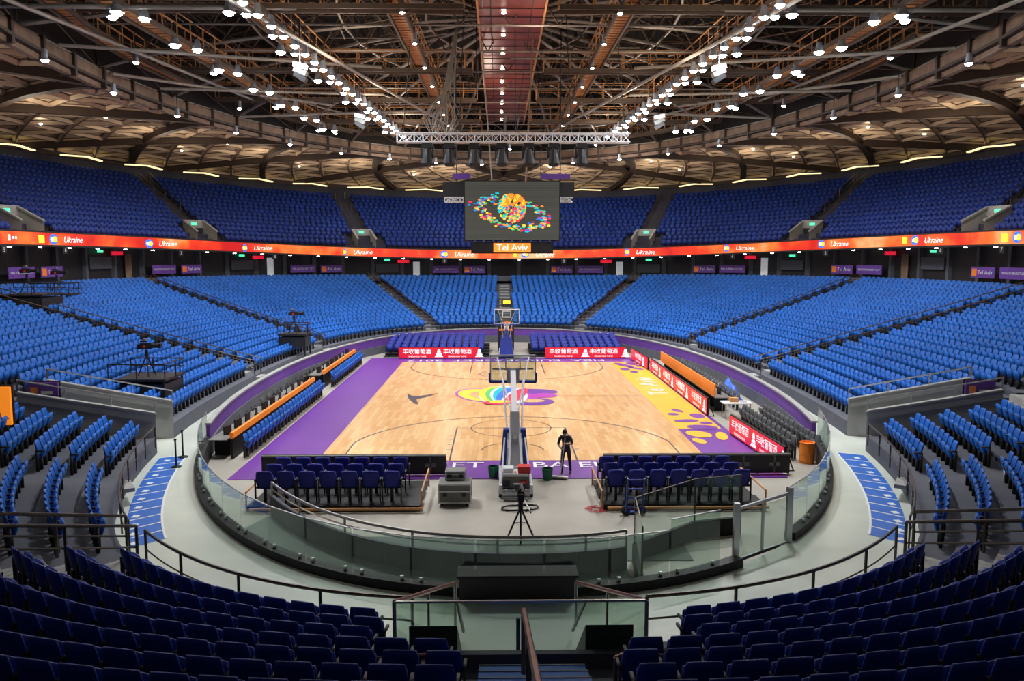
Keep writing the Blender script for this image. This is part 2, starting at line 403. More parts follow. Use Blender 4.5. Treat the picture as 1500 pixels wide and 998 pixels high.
# ------------------------------------------------------------------ ribbon board, concourse
rb = MB(); N = 160
ta, tb = rad(90), vth(-.3)
def ribz(x): return 7.65+1.2*(x/31)**2
cw = MB()
for sx in (1, -1):
    for i in range(N):
        a, b = ta+(tb-ta)*i/N, ta+(tb-ta)*(i+1)/N
        def P(th, rx, ry, z): x, y = SE(th, rx, ry, 2.5); return (sx*x, y, z)
        xa, xb = SE(a, 31, 41, 2.5)[0], SE(b, 31, 41, 2.5)[0]
        za, zb = ribz(xa), ribz(xb)
        rb.quad(P(a, 31, 41, za-.4), P(b, 31, 41, zb-.4), P(b, 31, 41, zb+.4), P(a, 31, 41, za+.4), 'ribbon')
        rb.quad(P(a, 31, 41, za+.4), P(b, 31, 41, zb+.4), P(b, 31, 41, zb+.5), P(a, 31, 41, za+.5), 'black')
        rb.quad(P(a, 31, 41, za+.5), P(b, 31, 41, zb+.5), P(b, 31.4, 41.4, zb+.5), P(a, 31.4, 41.4, za+.5), 'conc')
        rb.quad(P(a, 31, 41, za-.4), P(b, 31, 41, zb-.4), P(b, 31, 41, zb-.52), P(a, 31, 41, za-.52), 'black')
        cw.quad(P(a, 31, 41, za-.5), P(b, 31, 41, zb-.5), P(b, 34.5, 44.5, zb-.5), P(a, 34.5, 44.5, za-.5), 'concd')
        zf0, zf1 = lowz(xa, 1), lowz(xb, 1)
        cw.quad(P(a, 34, 44, zf0), P(b, 34, 44, zf1), P(b, 34, 44, zb-.4), P(a, 34, 44, za-.4), 'black')
        cw.quad(P(a, 30.4, 40.5, zf0), P(b, 30.4, 40.5, zf1), P(b, 34.5, 44.5, zf1), P(a, 34.5, 44.5, zf0), 'concd')
        cw.quad(P(a, 30.6, 40.7, zf0), P(b, 30.6, 40.7, zf1), P(b, 30.6, 40.7, zf1+.55), P(a, 30.6, 40.7, zf0+.55), 'concd')
rb_o = rb.obj('ribbon_led_board')
cw_o = cw.obj('wall_concourse')
def framed(th, sx, rx, ry):
    x, y = SE(th, rx, ry, 2.5); x2, y2 = SE(th+.004, rx, ry, 2.5)
    t = Vector((x2-x, y2-y, 0)).normalized(); n = Vector((-t.y, t.x, 0))
    if n.x*x+n.y*y > 0: n = -n
    p = Vector((sx*x, y, 0)); n = Vector((sx*n.x, n.y, 0)); r = (-n).cross(Vector((0, 0, 1)))
    return p, n, r
def arcs(rx, ry, step, th0, th1, off=0):
    N = 400; th = [th0+(th1-th0)*i/N for i in range(N+1)]; p = [SE(a, rx, ry, 2.5) for a in th]; s = 0; out = []; nxt = off
    for i in range(N):
        s2 = s+math.dist(p[i], p[i+1])
        while nxt <= s2: out.append(th[i]+(th[i+1]-th[i])*(nxt-s)/(s2-s+1e-9)); nxt += step
        s = s2
    return out
det = MB()
for sx in (1, -1):
    for j, th in enumerate(arcs(30.95, 40.95, 10.4, ta, tb, 4.2)):
        p, n, r = framed(th, sx, 30.93, 40.93); z = ribz(p.x)
        text('Ukraine', .62, 'ledwhite', p+Vector((0, 0, z-.02)), r, (0, 0, 1), rb_o, 'team_lettering', shear=.3)
        c = p-r*2.0+Vector((0, 0, z))
        for (dx, k, w) in ((-.0, 'e_blue', .36), (.12, 'e_lyel', .2), (-.15, 'ledwhite', .14)):
            pts = [c+n*(.01+.02*(.4-w))+r*(dx+w*1.2*math.cos(u))+Vector((0, 0, w*math.sin(u))) for u in [2*math.pi*q/12 for q in range(12)]]
            det.poly(pts, k)
        for e, kk in ((4.0, 'ledwhite'), (5.6, 'ledwhite')):
            c = p+r*e+Vector((0, 0, z))+n*.02
            det.beam(c-r*.12, c+r*.12, .02, .36, kk)
        for e in (4.4, 4.7, 5.0):
            c = p+r*e+Vector((0, 0, z))+n*.02; det.beam(c-r*.1, c+r*.1, .02, .14, 'ledwhite')
        c = p-r*3.2+Vector((0, 0, z))+n*.02; det.beam(c-r*.3, c+r*.3, .02, .5, 'e_lyel')
det.obj('ribbon_graphics', rb_o)
cc = MB(); bn_list = []
for sx in (1, -1):
    for j, th in enumerate(arcs(33.9, 43.9, 3.1, ta, tb, 1.6)):
        p, n, r = framed(th, sx, 33.9, 43.9); zf = lowz(p.x*30.4/34, 1); zt = ribz(p.x*31/34)-.5
        cc.beam(p+Vector((0, 0, zf)), p+Vector((0, 0, zt)), .35, .35, 'concd')
        m = j % 5
        if m in (1, 2):
            c = p+n*.9+r*1.5+Vector((0, 0, zf+1.15)); w = 1.15 if m == 1 else 1.35
            bn_list.append((c, n, r, w, m))
        elif m == 3:
            c = p+n*.1+r*1.5+Vector((0, 0, (zf+zt)/2-.1)); cc.beam(c-r*.35, c+r*.35, .05, zt-zf-.6, 'winl' if random.random() < .5 else 'fascia')
            c = p+n*.3+r*.4+Vector((0, 0, zt-.35)); cc.beam(c-r*.9, c+r*.3, .06, .3, 'ledred')
        elif m == 4:
            c = p+n*.2+r*1.5+Vector((0, 0, zt-.25)); cc.beam(c-r*.3, c+r*.3, .06, .2, 'exit')
            cc.beam(c-r*1.2+Vector((0, 0, -.9)), c+r*1.2+Vector((0, 0, -.9)), .06, .9, 'concd')
        c = p+n*1.2+Vector((0, 0, zt-.05)); cc.beam(c-r*.12, c+r*.12, .12, .05, 'lampw')
cc.obj('column_row', cw_o)
for (c, n, r, w, m) in bn_list:
    b = MB(); b.beam(c-r*w, c+r*w, .06, .75, 'purpb'); b.beam(c-r*w+Vector((0, 0, .4)), c+r*w+Vector((0, 0, .4)), .09, .04, 'blackm')
    for e in (-1, 1): b.tube(c+r*e*w*.8-Vector((0, 0, 1.15)), c+r*e*w*.8, .03, 'blackm')
    if m == 1:
        b.beam(c-r*w*.9+n*.035, c-r*w*.5+n*.035, .01, .5, 'f_lor'); b.beam(c-r*w*.5+n*.035, c-r*w*.3+n*.035, .01, .3, 'f_mag')
    o = b.obj('sponsor_banner')
    text('Tel Aviv' if m == 1 else 'FIBA EUROBASKET 2017', .42 if m == 1 else .22, 'white', c+n*.045+r*(.25 if m == 1 else 0), r, (0, 0, 1), o, 'banner_text')
sg = MB()
for (th, num) in ((uth(.2), 0), (uth(.7), 1), (vth(.6), 2), (vth(.3), 3), (vth(.15), 4)):
    for sx in (1, -1):
        p, n, r = framed(th, sx, 30.9, 40.9); z = ribz(p.x)-.75; c = p+Vector((0, 0, z)); sg.beam(c-r*.25, c+r*.25, .08, .45, 'black')
        text(str(3+(num if sx > 0 else 6-num) % 9), .4, 'white', c+n*.05, r, (0, 0, 1), rb_o, 'section_number')
sg.obj('section_sign')

# ------------------------------------------------------------------ floor, walkway, barrier
fl = MB(); N = 120
fl.poly([(*SE(2*math.pi*i/N, 13.25, 27.55, 2.2), 0) for i in range(N)], 'floor')
fl.obj('floor')
wk = MB()
for i in range(N):
    a, b = 2*math.pi*i/N, 2*math.pi*(i+1)/N
    p0, p1 = bar(a), bar(b); q0, q1 = SE(a, 14.6, 31.6 if math.sin(a) < 0 else 28.9, 2.5), SE(b, 14.6, 31.6 if math.sin(b) < 0 else 28.9, 2.5)
    wk.quad((*p0, .5), (*p1, .5), (*q1, .5), (*q0, .5), 'walk')
wk.box((0, -31.9, .46), (4.4, 2.4, .08), 'walk')
for sx in (1, -1):
    a = low(TH[4], 0); b = low(TH[5], 0); c = low(TH[5], VT+.03); d = low(TH[4], VT+.03)
    wk.poly([(sx*a[0]-sx*.3, a[1], .505), (sx*b[0]-sx*.3, b[1], .505), (sx*c[0], c[1], .505), (sx*d[0], d[1], .505)], 'walk')
wk.obj('walkway_floor')
sh = MB(); N = 96
def rimz(x): return 15.2+.9*(x/31)**2
for i in range(N):
    a, b = 2*math.pi*i/N, 2*math.pi*(i+1)/N
    p, q = SE(a, 43, 56 if math.sin(a) < 0 else 53, 2.5), SE(b, 43, 56 if math.sin(b) < 0 else 53, 2.5)
    sh.quad((*p, 0), (*q, 0), (*q, rimz(q[0])+.6), (*p, rimz(p[0])+.6), 'concu')
sh.obj('wall_outer')
g = MB(); g.poly([(*SE(2*math.pi*i/N, 43.2, 56.2, 2.5), -.06) for i in range(N)], 'concd')
g.obj('ground')

pb = MB(); gb = MB(); N = 240
for i in range(N):
    a, b = 2*math.pi*i/N, 2*math.pi*(i+1)/N
    p, q = bar(a), bar(b); m = (p[1]+q[1])/2
    gate = (p[0]+q[0])/2 > 5.1 and (p[0]+q[0])/2 < 7.0 and m < 0
    P = Vector((*p, 0)); Q = Vector((*q, 0))
    if m > -13:
        pb.beam(P+Vector((0, 0, .6)), Q+Vector((0, 0, .6)), .14, 1.2, 'purpb'); pb.beam(P+Vector((0, 0, 1.23)), Q+Vector((0, 0, 1.23)), .24, .07, 'conc')
        pb.beam(P*.993+Vector((0, 0, .3)), Q*.993+Vector((0, 0, .3)), .1, .6, 'concd')
    elif not gate:
        gb.beam(P+Vector((0, 0, .36)), Q+Vector((0, 0, .36)), .28, .72, 'blackm')
pb.obj('barrier_wall')
th = [math.pi+math.pi*i/800 for i in range(801)]; pts = [bar(a) for a in th]
run = [Vector((*p, 0)) for p in pts if p[1] <= -13]
seg = []; L = 0; start = run[0]
for a, b in zip(run[:-1], run[1:]):
    L += (b-a).length
    if L > 1.45: seg.append((start, b)); start = b; L = 0
for (a, b) in seg:
    c = (a+b)/2
    if 5.1 < c.x < 7.0: continue
    d = (b-a).normalized(); a2 = a+d*.03; b2 = b-d*.03
    hh = 1.75 if c.x < 3 else 1.95
    if 2.9 < c.x < 5.1: hh = 2.0
    gb.beam(a2+Vector((0, 0, (hh+.7)/2)), b2+Vector((0, 0, (hh+.7)/2)), .02, hh-.7, 'glass')
    for e in (a2+d*.2, b2-d*.2): gb.box((e.x, e.y, .76), (.07, .07, .12), 'steel')
    gb.beam(a2+Vector((0, 0, hh)), b2+Vector((0, 0, hh)), .03, .022, 'steel')
gb.obj('glass_balustrade')
cb = MB(); cb.box((-.15, -27.55, .7), (2.5, .5, .7), 'black'); cb.box((-.15, -27.55, 1.07), (2.6, .6, .05), 'blackm'); cb.obj('barrier_centre_block')
gt = MB()
for x, y in ((5.2, -25.55), (6.95, -24.25)):
    gt.beam((x, y, 0.3), (x, y, 1.95), .14, .14, 'steel')
gt.beam((5.2, -25.55, 1.1), (6.95, -24.25, 1.1), .04, 1.2, 'glass'); gt.beam((5.2, -25.55, 1.8), (6.95, -24.25, 1.8), .06, .07, 'steel')
gt.beam((6.05, -24.92, .5), (6.05, -24.92, 1.8), .06, .06, 'steel'); gt.beam((5.2, -25.55, .5), (6.95, -24.25, .5), .06, .08, 'steel')
gt.obj('gate')
# glass enclosure of the ramp: low clear panes, thin edge strips
gbx = MB(); C_ = [Vector(p) for p in ((2.75, -26.5, 0), (2.95, -24.3, 0), (4.9, -22.6, 0), (6.3, -22.2, 0))]
for a, b in zip(C_[:-1], C_[1:]):
    gbx.beam(a+Vector((0, 0, 1.1)), b+Vector((0, 0, 1.1)), .02, 1.2, 'glass'); gbx.beam(a+Vector((0, 0, 1.71)), b+Vector((0, 0, 1.71)), .03, .025, 'rail')
    gbx.beam(a+Vector((0, 0, .25)), b+Vector((0, 0, .25)), .12, .5, 'blackm')
for a in C_: gbx.beam(a, a+Vector((0, 0, 1.7)), .04, .04, 'rail')
gbx.obj('glass_enclosure')
ir = MB(); pts = []
for i in range(41):
    a = rad(-128+76*i/40); x, y = SE(a, 11.6, 25.2, 2.2); pts.append(Vector((x, y, 0)))
pts = [p for p in pts if not (p.x > 2.7)]
for a, b in zip(pts[:-1], pts[1:]):
    ir.beam(a+Vector((0, 0, .3)), b+Vector((0, 0, .3)), .12, .6, 'concd')
    p, q = a*1.08, b*1.08
    ir.quad(a*.99+Vector((0, 0, .012)), b*.99+Vector((0, 0, .012)), q+Vector((0, 0, .012)), p+Vector((0, 0, .012)), 'carpet')
rail(ir, pts, 1.0, 'steel', 2.2, .04, (.8,))
ir.obj('ramp_handrail')
cp = MB(); cp.box((0, -23.3, .01), (9.0, 1.9, .02), 'carpet'); cp.obj('carpet_strip')

bay = MB()
for sx in (1, -1):
    n = 22; t0, t1 = vth(-.5), vth(-.80)
    for i in range(n):
        a, b = t0+(t1-t0)*i/n, t0+(t1-t0)*(i+1)/n
        p0, p1 = SE(a, 13.95, 30.6, 2.5), SE(b, 13.95, 30.6, 2.5); q0, q1 = SE(a, 13.05, 29.7, 2.5), SE(b, 13.05, 29.7, 2.5)
        bay.quad((sx*p0[0], p0[1], .506), (sx*p1[0], p1[1], .506), (sx*q1[0], q1[1], .506), (sx*q0[0], q0[1], .506), 'bluep')
        if i % 2 == 0:
            bay.beam((sx*p0[0], p0[1], .51), (sx*q0[0], q0[1], .51), .06, .008, 'white')
            c = ((p0[0]+q0[0])/2, (p0[1]+p1[1])/2-.15); bay.box((sx*c[0], c[1], .512), (.18, .22, .008), 'white')
        bay.beam((sx*q0[0], q0[1], .51), (sx*q1[0], q1[1], .51), .06, .008, 'white')
bay.obj('wheelchair_bay_marking')
for (x, y) in ((-12.1, -15.2), (-11.8, -16.6)):
    b = MB(); b.lathe((x, y, .5), [(0, 0), (.17, 0), (.17, .04), (.03, .06), (.03, .95), (.05, .97), (.04, 1.02), (0, 1.03)], 'blackm', 12); b.obj('barrier_post')

vw = MB()
for sx in (1, -1):
    for th_ in (TH[4], TH[5]):
        pts = [(i/8*VT) for i in range(9)]
        for u, v in zip(pts[:-1], pts[1:]):
            p = low(th_, u); q = low(th_, v)
            za, zb = lowz(p[0], u)+.85, lowz(q[0], v)+.85
            a = Vector((sx*p[0], p[1], 0)); b = Vector((sx*q[0], q[1], 0))
            vw.add([a+Vector((0, 0, .45)), b+Vector((0, 0, .45)), b+Vector((0, 0, zb)), a+Vector((0, 0, za))], [(0, 1, 2, 3)], 'conc')
            vw.beam(a+Vector((0, 0, za-.1)), b+Vector((0, 0, zb-.1)), .2, .3, 'conc')
            vw.beam(a+Vector((0, 0, za+.07)), b+Vector((0, 0, zb+.07)), .26, .06, 'conc')
        rail(vw, [(sx*low(th_, u)[0], low(th_, u)[1], lowz(low(th_, u)[0], u)+.9) for u in pts], .45, 'steel', 1.5, .03, ())
    p = low(TH[4], VT); q = low(TH[5], VT)
    vw.beam((sx*p[0], p[1], 1.6), (sx*q[0], q[1], 1.6), .2, 2.3, 'conc')
    vw.beam((sx*(p[0]-.15), p[1], 1.4), (sx*(q[0]-.15), q[1], 1.4), .05, 1.7, 'bluep')
vw.obj('vomitory_wall')
# sign panels standing on the corner seating
b = MB(); b.box((-17.6, -18.2, 3.0), (2.4, .12, 1.25), 'orangel'); b.box((-17.6, -18.13, 3.0), (2.5, .06, 1.35), 'blackm')
for x in (-18.5, -16.7): b.tube((x, -18.1, 1.5), (x, -18.1, 3.0), .04, 'blackm')
b.obj('orange_led_panel')
for (x, y) in ((-16.9, -15.4), (16.9, -15.6)):
    b = MB(); b.box((x, y, 2.9), (1.1, .1, .85), 'purpb'); b.box((x, y+.05, 2.9), (1.18, .05, .93), 'blackm'); b.box((x-.3, y-.06, 2.95), (.25, .01, .4), 'f_lor'); b.box((x+.15, y-.06, 2.95), (.4, .01, .12), 'white')
    for e in (-.45, .45): b.tube((x+e, y+.05, 1.5), (x+e, y+.05, 2.8), .035, 'blackm')
    b.obj('purple_sign_panel')

hr = MB()
for sx in (1, -1):
    for th_ in (TH[1], TH[2], TH[3]):
        for e in (-.006, .006):
            pts = []
            for i in range(7):
                u = i/6; p = low(th_+e*2, u); pts.append((sx*p[0], p[1], lowz(p[0], u)))
            rail(hr, pts, .85, 'rail', 2.2, .03)
    pts = []
    for i in range(30):
        a = TH[7]-.04+(-uth(.15)-(TH[7]-.04))*i/29; p = SE(a, 14.0, 30.75, 2.5); pts.append((sx*p[0], p[1], 1.0))
    rail(hr, pts, .85, 'rail', 1.9, .035)
    for e in (-.045, .005):
        pts = []
        for i in range(10):
            u = .9*i/9; p = low(TH[7]+e, u); pts.append((sx*p[0], p[1], lowz(p[0], u)))
        rail(hr, pts, .95, 'rail', 1.5, .04)
    pts = []
    for i in range(14):
        a = vth(-.50)+(vth(-.84)-vth(-.50))*i/13; p = SE(a, 14.05, 30.8, 2.5); pts.append((sx*p[0], p[1], .9))
    rail(hr, pts, .8, 'rail', 1.6, .028)
hr.obj('handrail')

nv = MB()
yb = -32.67; XL, XR = -2.15, 1.72
nv.box(((XL+XR)/2, yb, 1.18), (XR-XL+.1, .14, 1.34), 'concd')
nv.beam((XL, yb, 2.26), (XR, yb, 2.26), .02, .8, 'glass'); nv.beam((XL, yb, 2.67), (XR, yb, 2.67), .04, .03, 'steel')
for (xa, xb) in ((XL, -1.4), (XR, .95)):
    a0 = (xa, yb, 1.6); b0 = (xb, -29.4, .7); b1 = (xb, -29.4, 1.6); a1 = (xa, yb, 2.67)
    nv.quad(a0, b0, b1, a1, 'glass'); nv.tube(a1, b1, .035, 'brass')
    nv.tube(b0, b1, .03, 'steel'); nv.tube(a0, a1, .03, 'steel'); m0 = ((xa+xb)/2, (yb-29.4)/2, 1.15); m1 = ((xa+xb)/2, (yb-29.4)/2, 2.13); nv.tube(m0, m1, .025, 'steel')
for s_ in (-1, 1):
    xi, xo = -.2+s_*1.0, -.2+s_*1.75
    for x in (xi, xo): nv.poly([(x, -32.5, .5), (x, -30.3, .5), (x, -32.5, 2.2)], 'black')
    nv.quad((xi, -32.5, 2.2), (xo, -32.5, 2.2), (xo, -30.3, .5), (xi, -30.3, .5), 'blackm')
    nv.tube((xi, -32.5, 2.6), (xi, -30.4, 1.1), .03, 'rail')
nv.box((-.2, -30.3, .9), (.07, .07, .8), 'black')
nv.obj('stairwell_balustrade')
cs = MB()
for k in range(3, 30):
    t = k/30.0; y = -(31+12.5*t); z = lowz(0, t)
    cs.box((-.05, y-.1, z-.1), (1.6, .5, .3), 'bluep'); cs.box((-.05, y+.14, z+.055), (1.6, .025, .01), 'case')
rail(cs, [(-.2, -33.6, 2.0), (-.2, -36, 2.7), (-.2, -38.5, 3.45), (-.2, -41, 4.2)], .95, 'brass', 2.2, .04, ())
for (xa, xb) in ((-2.8, -1.5), (2.3, 1.1)):
    cs.path([(xa, -34.55, 2.7), (xb, -34.55, 2.78), (xb+(.12 if xa < 0 else -.12), -34.5, 2.7), (xb+(.12 if xa < 0 else -.12), -34.5, 2.2)], .03, 'brass', 8)
    cs.tube((xa, -34.55, 2.7), (xa, -34.55, 2.2), .03, 'brass', 8)
cs.obj('aisle_staircase')

# ------------------------------------------------------------------ court
ct = MB()
ct.box((-.2, -.0, .012), (19.8, 33.0, .024), 'purple')
ct.box((0, 0, .018), (15.0, 28.0, .024), 'court')
ct.flat([(7.5, -8.5), (9.5, -8.5), (9.5, 14.0), (7.5, 14.0)], .031, 'yellow')
Z = .034
def arc(cx, cy, r, a0, a1, w=.05, k='line', n=40, z=Z):
    for i in range(n):
        a = rad(a0+(a1-a0)*i/n); b = rad(a0+(a1-a0)*(i+1)/n)
        ct.quad((cx+(r-w/2)*math.cos(a), cy+(r-w/2)*math.sin(a), z), (cx+(r+w/2)*math.cos(a), cy+(r+w/2)*math.sin(a), z),
                (cx+(r+w/2)*math.cos(b), cy+(r+w/2)*math.sin(b), z), (cx+(r-w/2)*math.cos(b), cy+(r-w/2)*math.sin(b), z), k)
def ln(x0, y0, x1, y1, w=.06, k='line', z=Z):
    d = Vector((x1-x0, y1-y0)).normalized(); s_ = Vector((-d.y, d.x))*w/2
    ct.quad((x0-s_.x, y0-s_.y, z), (x1-s_.x, y1-s_.y, z), (x1+s_.x, y1+s_.y, z), (x0+s_.x, y0+s_.y, z), k)
ln(-7.5, 0, 7.5, 0); arc(0, 0, 1.8, 0, 360)
for s_ in (-1, 1):
    by = 14*s_
    ln(-2.45, by, -2.45, by-5.8*s_); ln(2.45, by, 2.45, by-5.8*s_); ln(-2.45, by-5.8*s_, 2.45, by-5.8*s_)
    arc(0, by-5.8*s_, 1.8, 0, 360)
    arc(0, by-1.575*s_, 1.25, 0 if s_ < 0 else 180, 180 if s_ < 0 else 360)
    a = math.degrees(math.acos(6.6/6.75))
    if s_ < 0: arc(0, by+1.575, 6.75, a, 180-a, .08)
    else: arc(0, by-1.575, 6.75, 180+a, 360-a, .08)
    for x in (-6.6, 6.6): ln(x, by, x, by-2.9*s_)
    for i in range(4):
        for x in (-2.6, 2.6): ln(x-.1, by-(1.75+.85*i)*s_, x+.1, by-(1.75+.85*i)*s_, .08)
def blob(cx, cy, rx, ry, rot, k, z, a0=0, a1=360, n=24):
    pts = []
    for i in range(n+1):
        a = rad(a0+(a1-a0)*i/n); x = rx*math.cos(a); y = ry*math.sin(a); c, s = math.cos(rad(rot)), math.sin(rad(rot))
        pts.append((cx+x*c-y*s, cy+x*s+y*c))
    if a1-a0 >= 360: pts = pts[:-1]
    ct.flat(pts, z, k)
blob(-1.45, .3, 1.45, 2.3, 20, 'f_mag', .038); blob(-1.45, .3, 1.3, 2.1, 20, 'f_lyel', .041); blob(-1.35, .2, .8, 1.3, 20, 'court', .044)
blob(1.3, 1.3, 1.5, 1.0, 0, 'purple', .041); blob(1.9, .1, .8, .7, 10, 'f_mag', .044); blob(1.1, -1.7, 1.3, 1.1, -10, 'purple', .046); blob(.9, -.3, .6, 1.3, 10, 'f_mag', .047); blob(1.2, -1.5, .7, .5, 0, 'court', .049)
blob(-.3, .2, 1.35, 3.1, 0, 'white', .050); blob(-.5, .2, 1.15, 2.9, 5, 'f_lyel', .053)
blob(-.35, .1, .95, 2.8, 4, 'f_lgreen', .056); blob(-.2, .1, .85, 2.7, 2, 'white', .059); blob(-.15, .1, .75, 2.7, 0, 'f_teal', .062)
blob(.05, .1, .7, 2.7, -6, 'f_blue', .065); blob(.3, .0, .5, 2.7, -12, 'white', .068); blob(.4, -.1, .45, 2.6, -12, 'f_lred', .071)
blob(-.5, -2.1, .9, .6, 10, 'f_lred', .074); blob(-.5, -1.9, .6, .4, 10, 'f_lyel', .077)
ct.flat([(-5.7, .9), (-5.5, -.6), (-5.0, -2.2), (-4.75, -2.4), (-5.05, -.9), (-4.5, -.2), (-4.0, .9), (-4.9, .1), (-5.3, .05)], .04, 'line')
for (x, y, a, b, r) in ((8.2, 12.2, .35, 1.3, 20), (8.9, 13.0, .4, .8, 0), (8.0, 10.2, .35, .5, 0), (8.8, 10.6, .3, .8, 30), (8.4, 9.0, .25, .5, 0), (9.2, 11.8, .2, .5, 0), (8.3, -6.8, .6, .35, 10), (9.1, -5.6, .35, .6, 0), (8.0, -5.2, .3, .3, 0), (8.7, -8.2, .7, .5, -15), (9.1, -7.3, .3, .3, 0), (8.4, -4.3, .2, .5, 20)):
    blob(x, y, a, b, r, 'purple', .036)
blob(8.2, -9.6, .5, .7, 20, 'yellow', .036); blob(9.1, -10.0, .25, .8, -10, 'yellow', .036); blob(7.9, -10.9, .25, .5, 10, 'yellow', .036)
ct_o = ct.obj('basketball_court')
text('Tel Aviv', 1.6, 'white', (8.5, 3.4, .042), (0, 1, 0), (-1, 0, 0), ct_o, 'floor_lettering', sx=1.2)
text('EUROBASKET', 1.15, 'white', (-4.6, -14.75, .04), (1, 0, 0), (0, 1, 0), ct_o, 'floor_lettering')
text('FIBA EUROBASKET', 1.15, 'white', (4.6, -14.75, .04), (1, 0, 0), (0, 1, 0), ct_o, 'floor_lettering')
text('FIBA  EUROBASKET  2017', 1.3, 'white', (0, 14.9, .04), (-1, 0, 0), (0, -1, 0), ct_o, 'floor_lettering')

# ------------------------------------------------------------------ baskets
def hoop(name, s):
    b = MB(); f = -s
    Y = lambda v: s*(14+v)
    b.box((0, Y(3.6), .22), (1.1, 2.4, .14), 'whitem')
    for x in (-.5, .5): b.box((x, Y(3.6), .36), (.1, 2.5, .2), 'whitem')
    b.box((0, Y(4.0), .50), (.85, 1.3, .36), 'case'); b.box((0, Y(4.35), .72), (.8, .55, .1), 'white')
    b.box((.28, Y(4.35), .87), (.42, .4, .22), 'red'); b.box((-.24, Y(4.3), .84), (.34, .4, .16), 'whitem'); b.box((-.3, Y(4.67), .45), (.2, .04, .2), 'black'); b.box((.25, Y(4.67), .5), (.25, .04, .12), 'red')
    for x in (-.5, .5):
        for v in (2.6, 4.6): b.tube((x-.06, Y(v), .14), (x+.06, Y(v), .14), .14, 'black', 12)
    b.box((0, Y(2.2), .95), (1.05, .45, 1.6), 'pad', taper=.75); b.box((0, Y(2.46), 1.0), (.62, .06, 1.3), 'whitem', taper=.8)
    b.box((0, Y(4.95), .2), (.9, .12, .12), 'steel'); b.tube((-.5, Y(5.1), .1), (.5, Y(5.1), .1), .04, 'steel')
    b.beam((0, Y(3.0), .6), (0, Y(2.3), 2.35), .32, .34, 'whitem'); b.beam((0, Y(2.35), 2.25), (0, Y(-.75), 3.3), .2, .24, 'whitem')
    for x in (-.22, .22):
        b.beam((x, Y(3.9), .7), (x*.6, Y(2.0), 2.2), .07, .07, 'whitem'); b.tube((x, Y(2.9), 1.2), (x*1.8, Y(-1.0), 3.0), .035, 'whitem')
        b.tube((x*.5, Y(2.2), 2.3), (x*2.8, Y(-1.05), 3.85), .03, 'whitem')
        b.tube((x*1.6, Y(2.6), .9), (x*.3, Y(1.9), 2.2), .03, 'pad')
        b.tube((x*2.2, Y(4.6), .45), (x*1.6, Y(2.6), 1.5), .03, 'whitem')
    b.beam((0, Y(3.0), 1.5), (0, Y(.2), 2.75), .12, .14, 'steel')
    yb = Y(-1.2)
    b.box((0, yb, 3.425), (1.8, .03, 1.05), 'glass')
    for (c, sz) in (((0, 3.925), (1.8, .06)), ((0, 2.925), (1.8, .06)), ((-.88, 3.425), (.05, 1.05)), ((.88, 3.425), (.05, 1.05)), ((0, 3.8), (.59, .05)), ((0, 3.37), (.59, .05)), ((-.28, 3.58), (.05, .43)), ((.28, 3.58), (.05, .43))):
        b.box((c[0], yb, c[1]), (sz[0], .05, sz[1]), 'whitem')
    b.box((0, yb, 2.87), (1.84, .09, .09), 'pad')
    for x in (-.92, .92): b.box((x, yb, 3.06), (.06, .09, .36), 'pad')
    b.box((0, yb-f*.06, 3.4), (1.6, .04, .06), 'steel'); b.box((0, yb-f*.06, 3.1), (.5, .05, .5), 'steel')
    cy = yb+f*.38; n = 20
    for i in range(n):
        a0, a1 = 2*math.pi*i/n, 2*math.pi*(i+1)/n
        b.tube((.235*math.cos(a0), cy+.235*math.sin(a0), 3.05), (.235*math.cos(a1), cy+.235*math.sin(a1), 3.05), .014, 'f_lor', 5)
    b.box((0, yb+f*.1, 3.03), (.2, .16, .05), 'f_lor')
    for i in range(12):
        a0 = 2*math.pi*i/12
        for dd in (.26, -.26):
            b.tube((.23*math.cos(a0), cy+.23*math.sin(a0), 3.05), (.17*math.cos(a0+dd), cy+.17*math.sin(a0+dd), 2.8), .006, 'white', 3)
            b.tube((.17*math.cos(a0+dd), cy+.17*math.sin(a0+dd), 2.8), (.13*math.cos(a0), cy+.13*math.sin(a0), 2.6), .006, 'white', 3)
    if s > 0:
        b.box((0, yb+s*.25, 4.35), (.75, .15, .55), 'black'); b.box((0, yb+s*.16, 4.42), (.5, .02, .25), 'e_lyel'); b.tube((0, yb+s*.25, 3.9), (0, yb+s*.25, 4.2), .03, 'steel')
        b.box((0, Y(6.2), 1.3), (1.3, .5, 2.4), 'black'); b.box((0, Y(5.92), 1.8), (1.1, .03, .15), 'f_lor')
    return b.obj(name)
hoop('basketball_hoop', -1); hoop('basketball_hoop', 1)

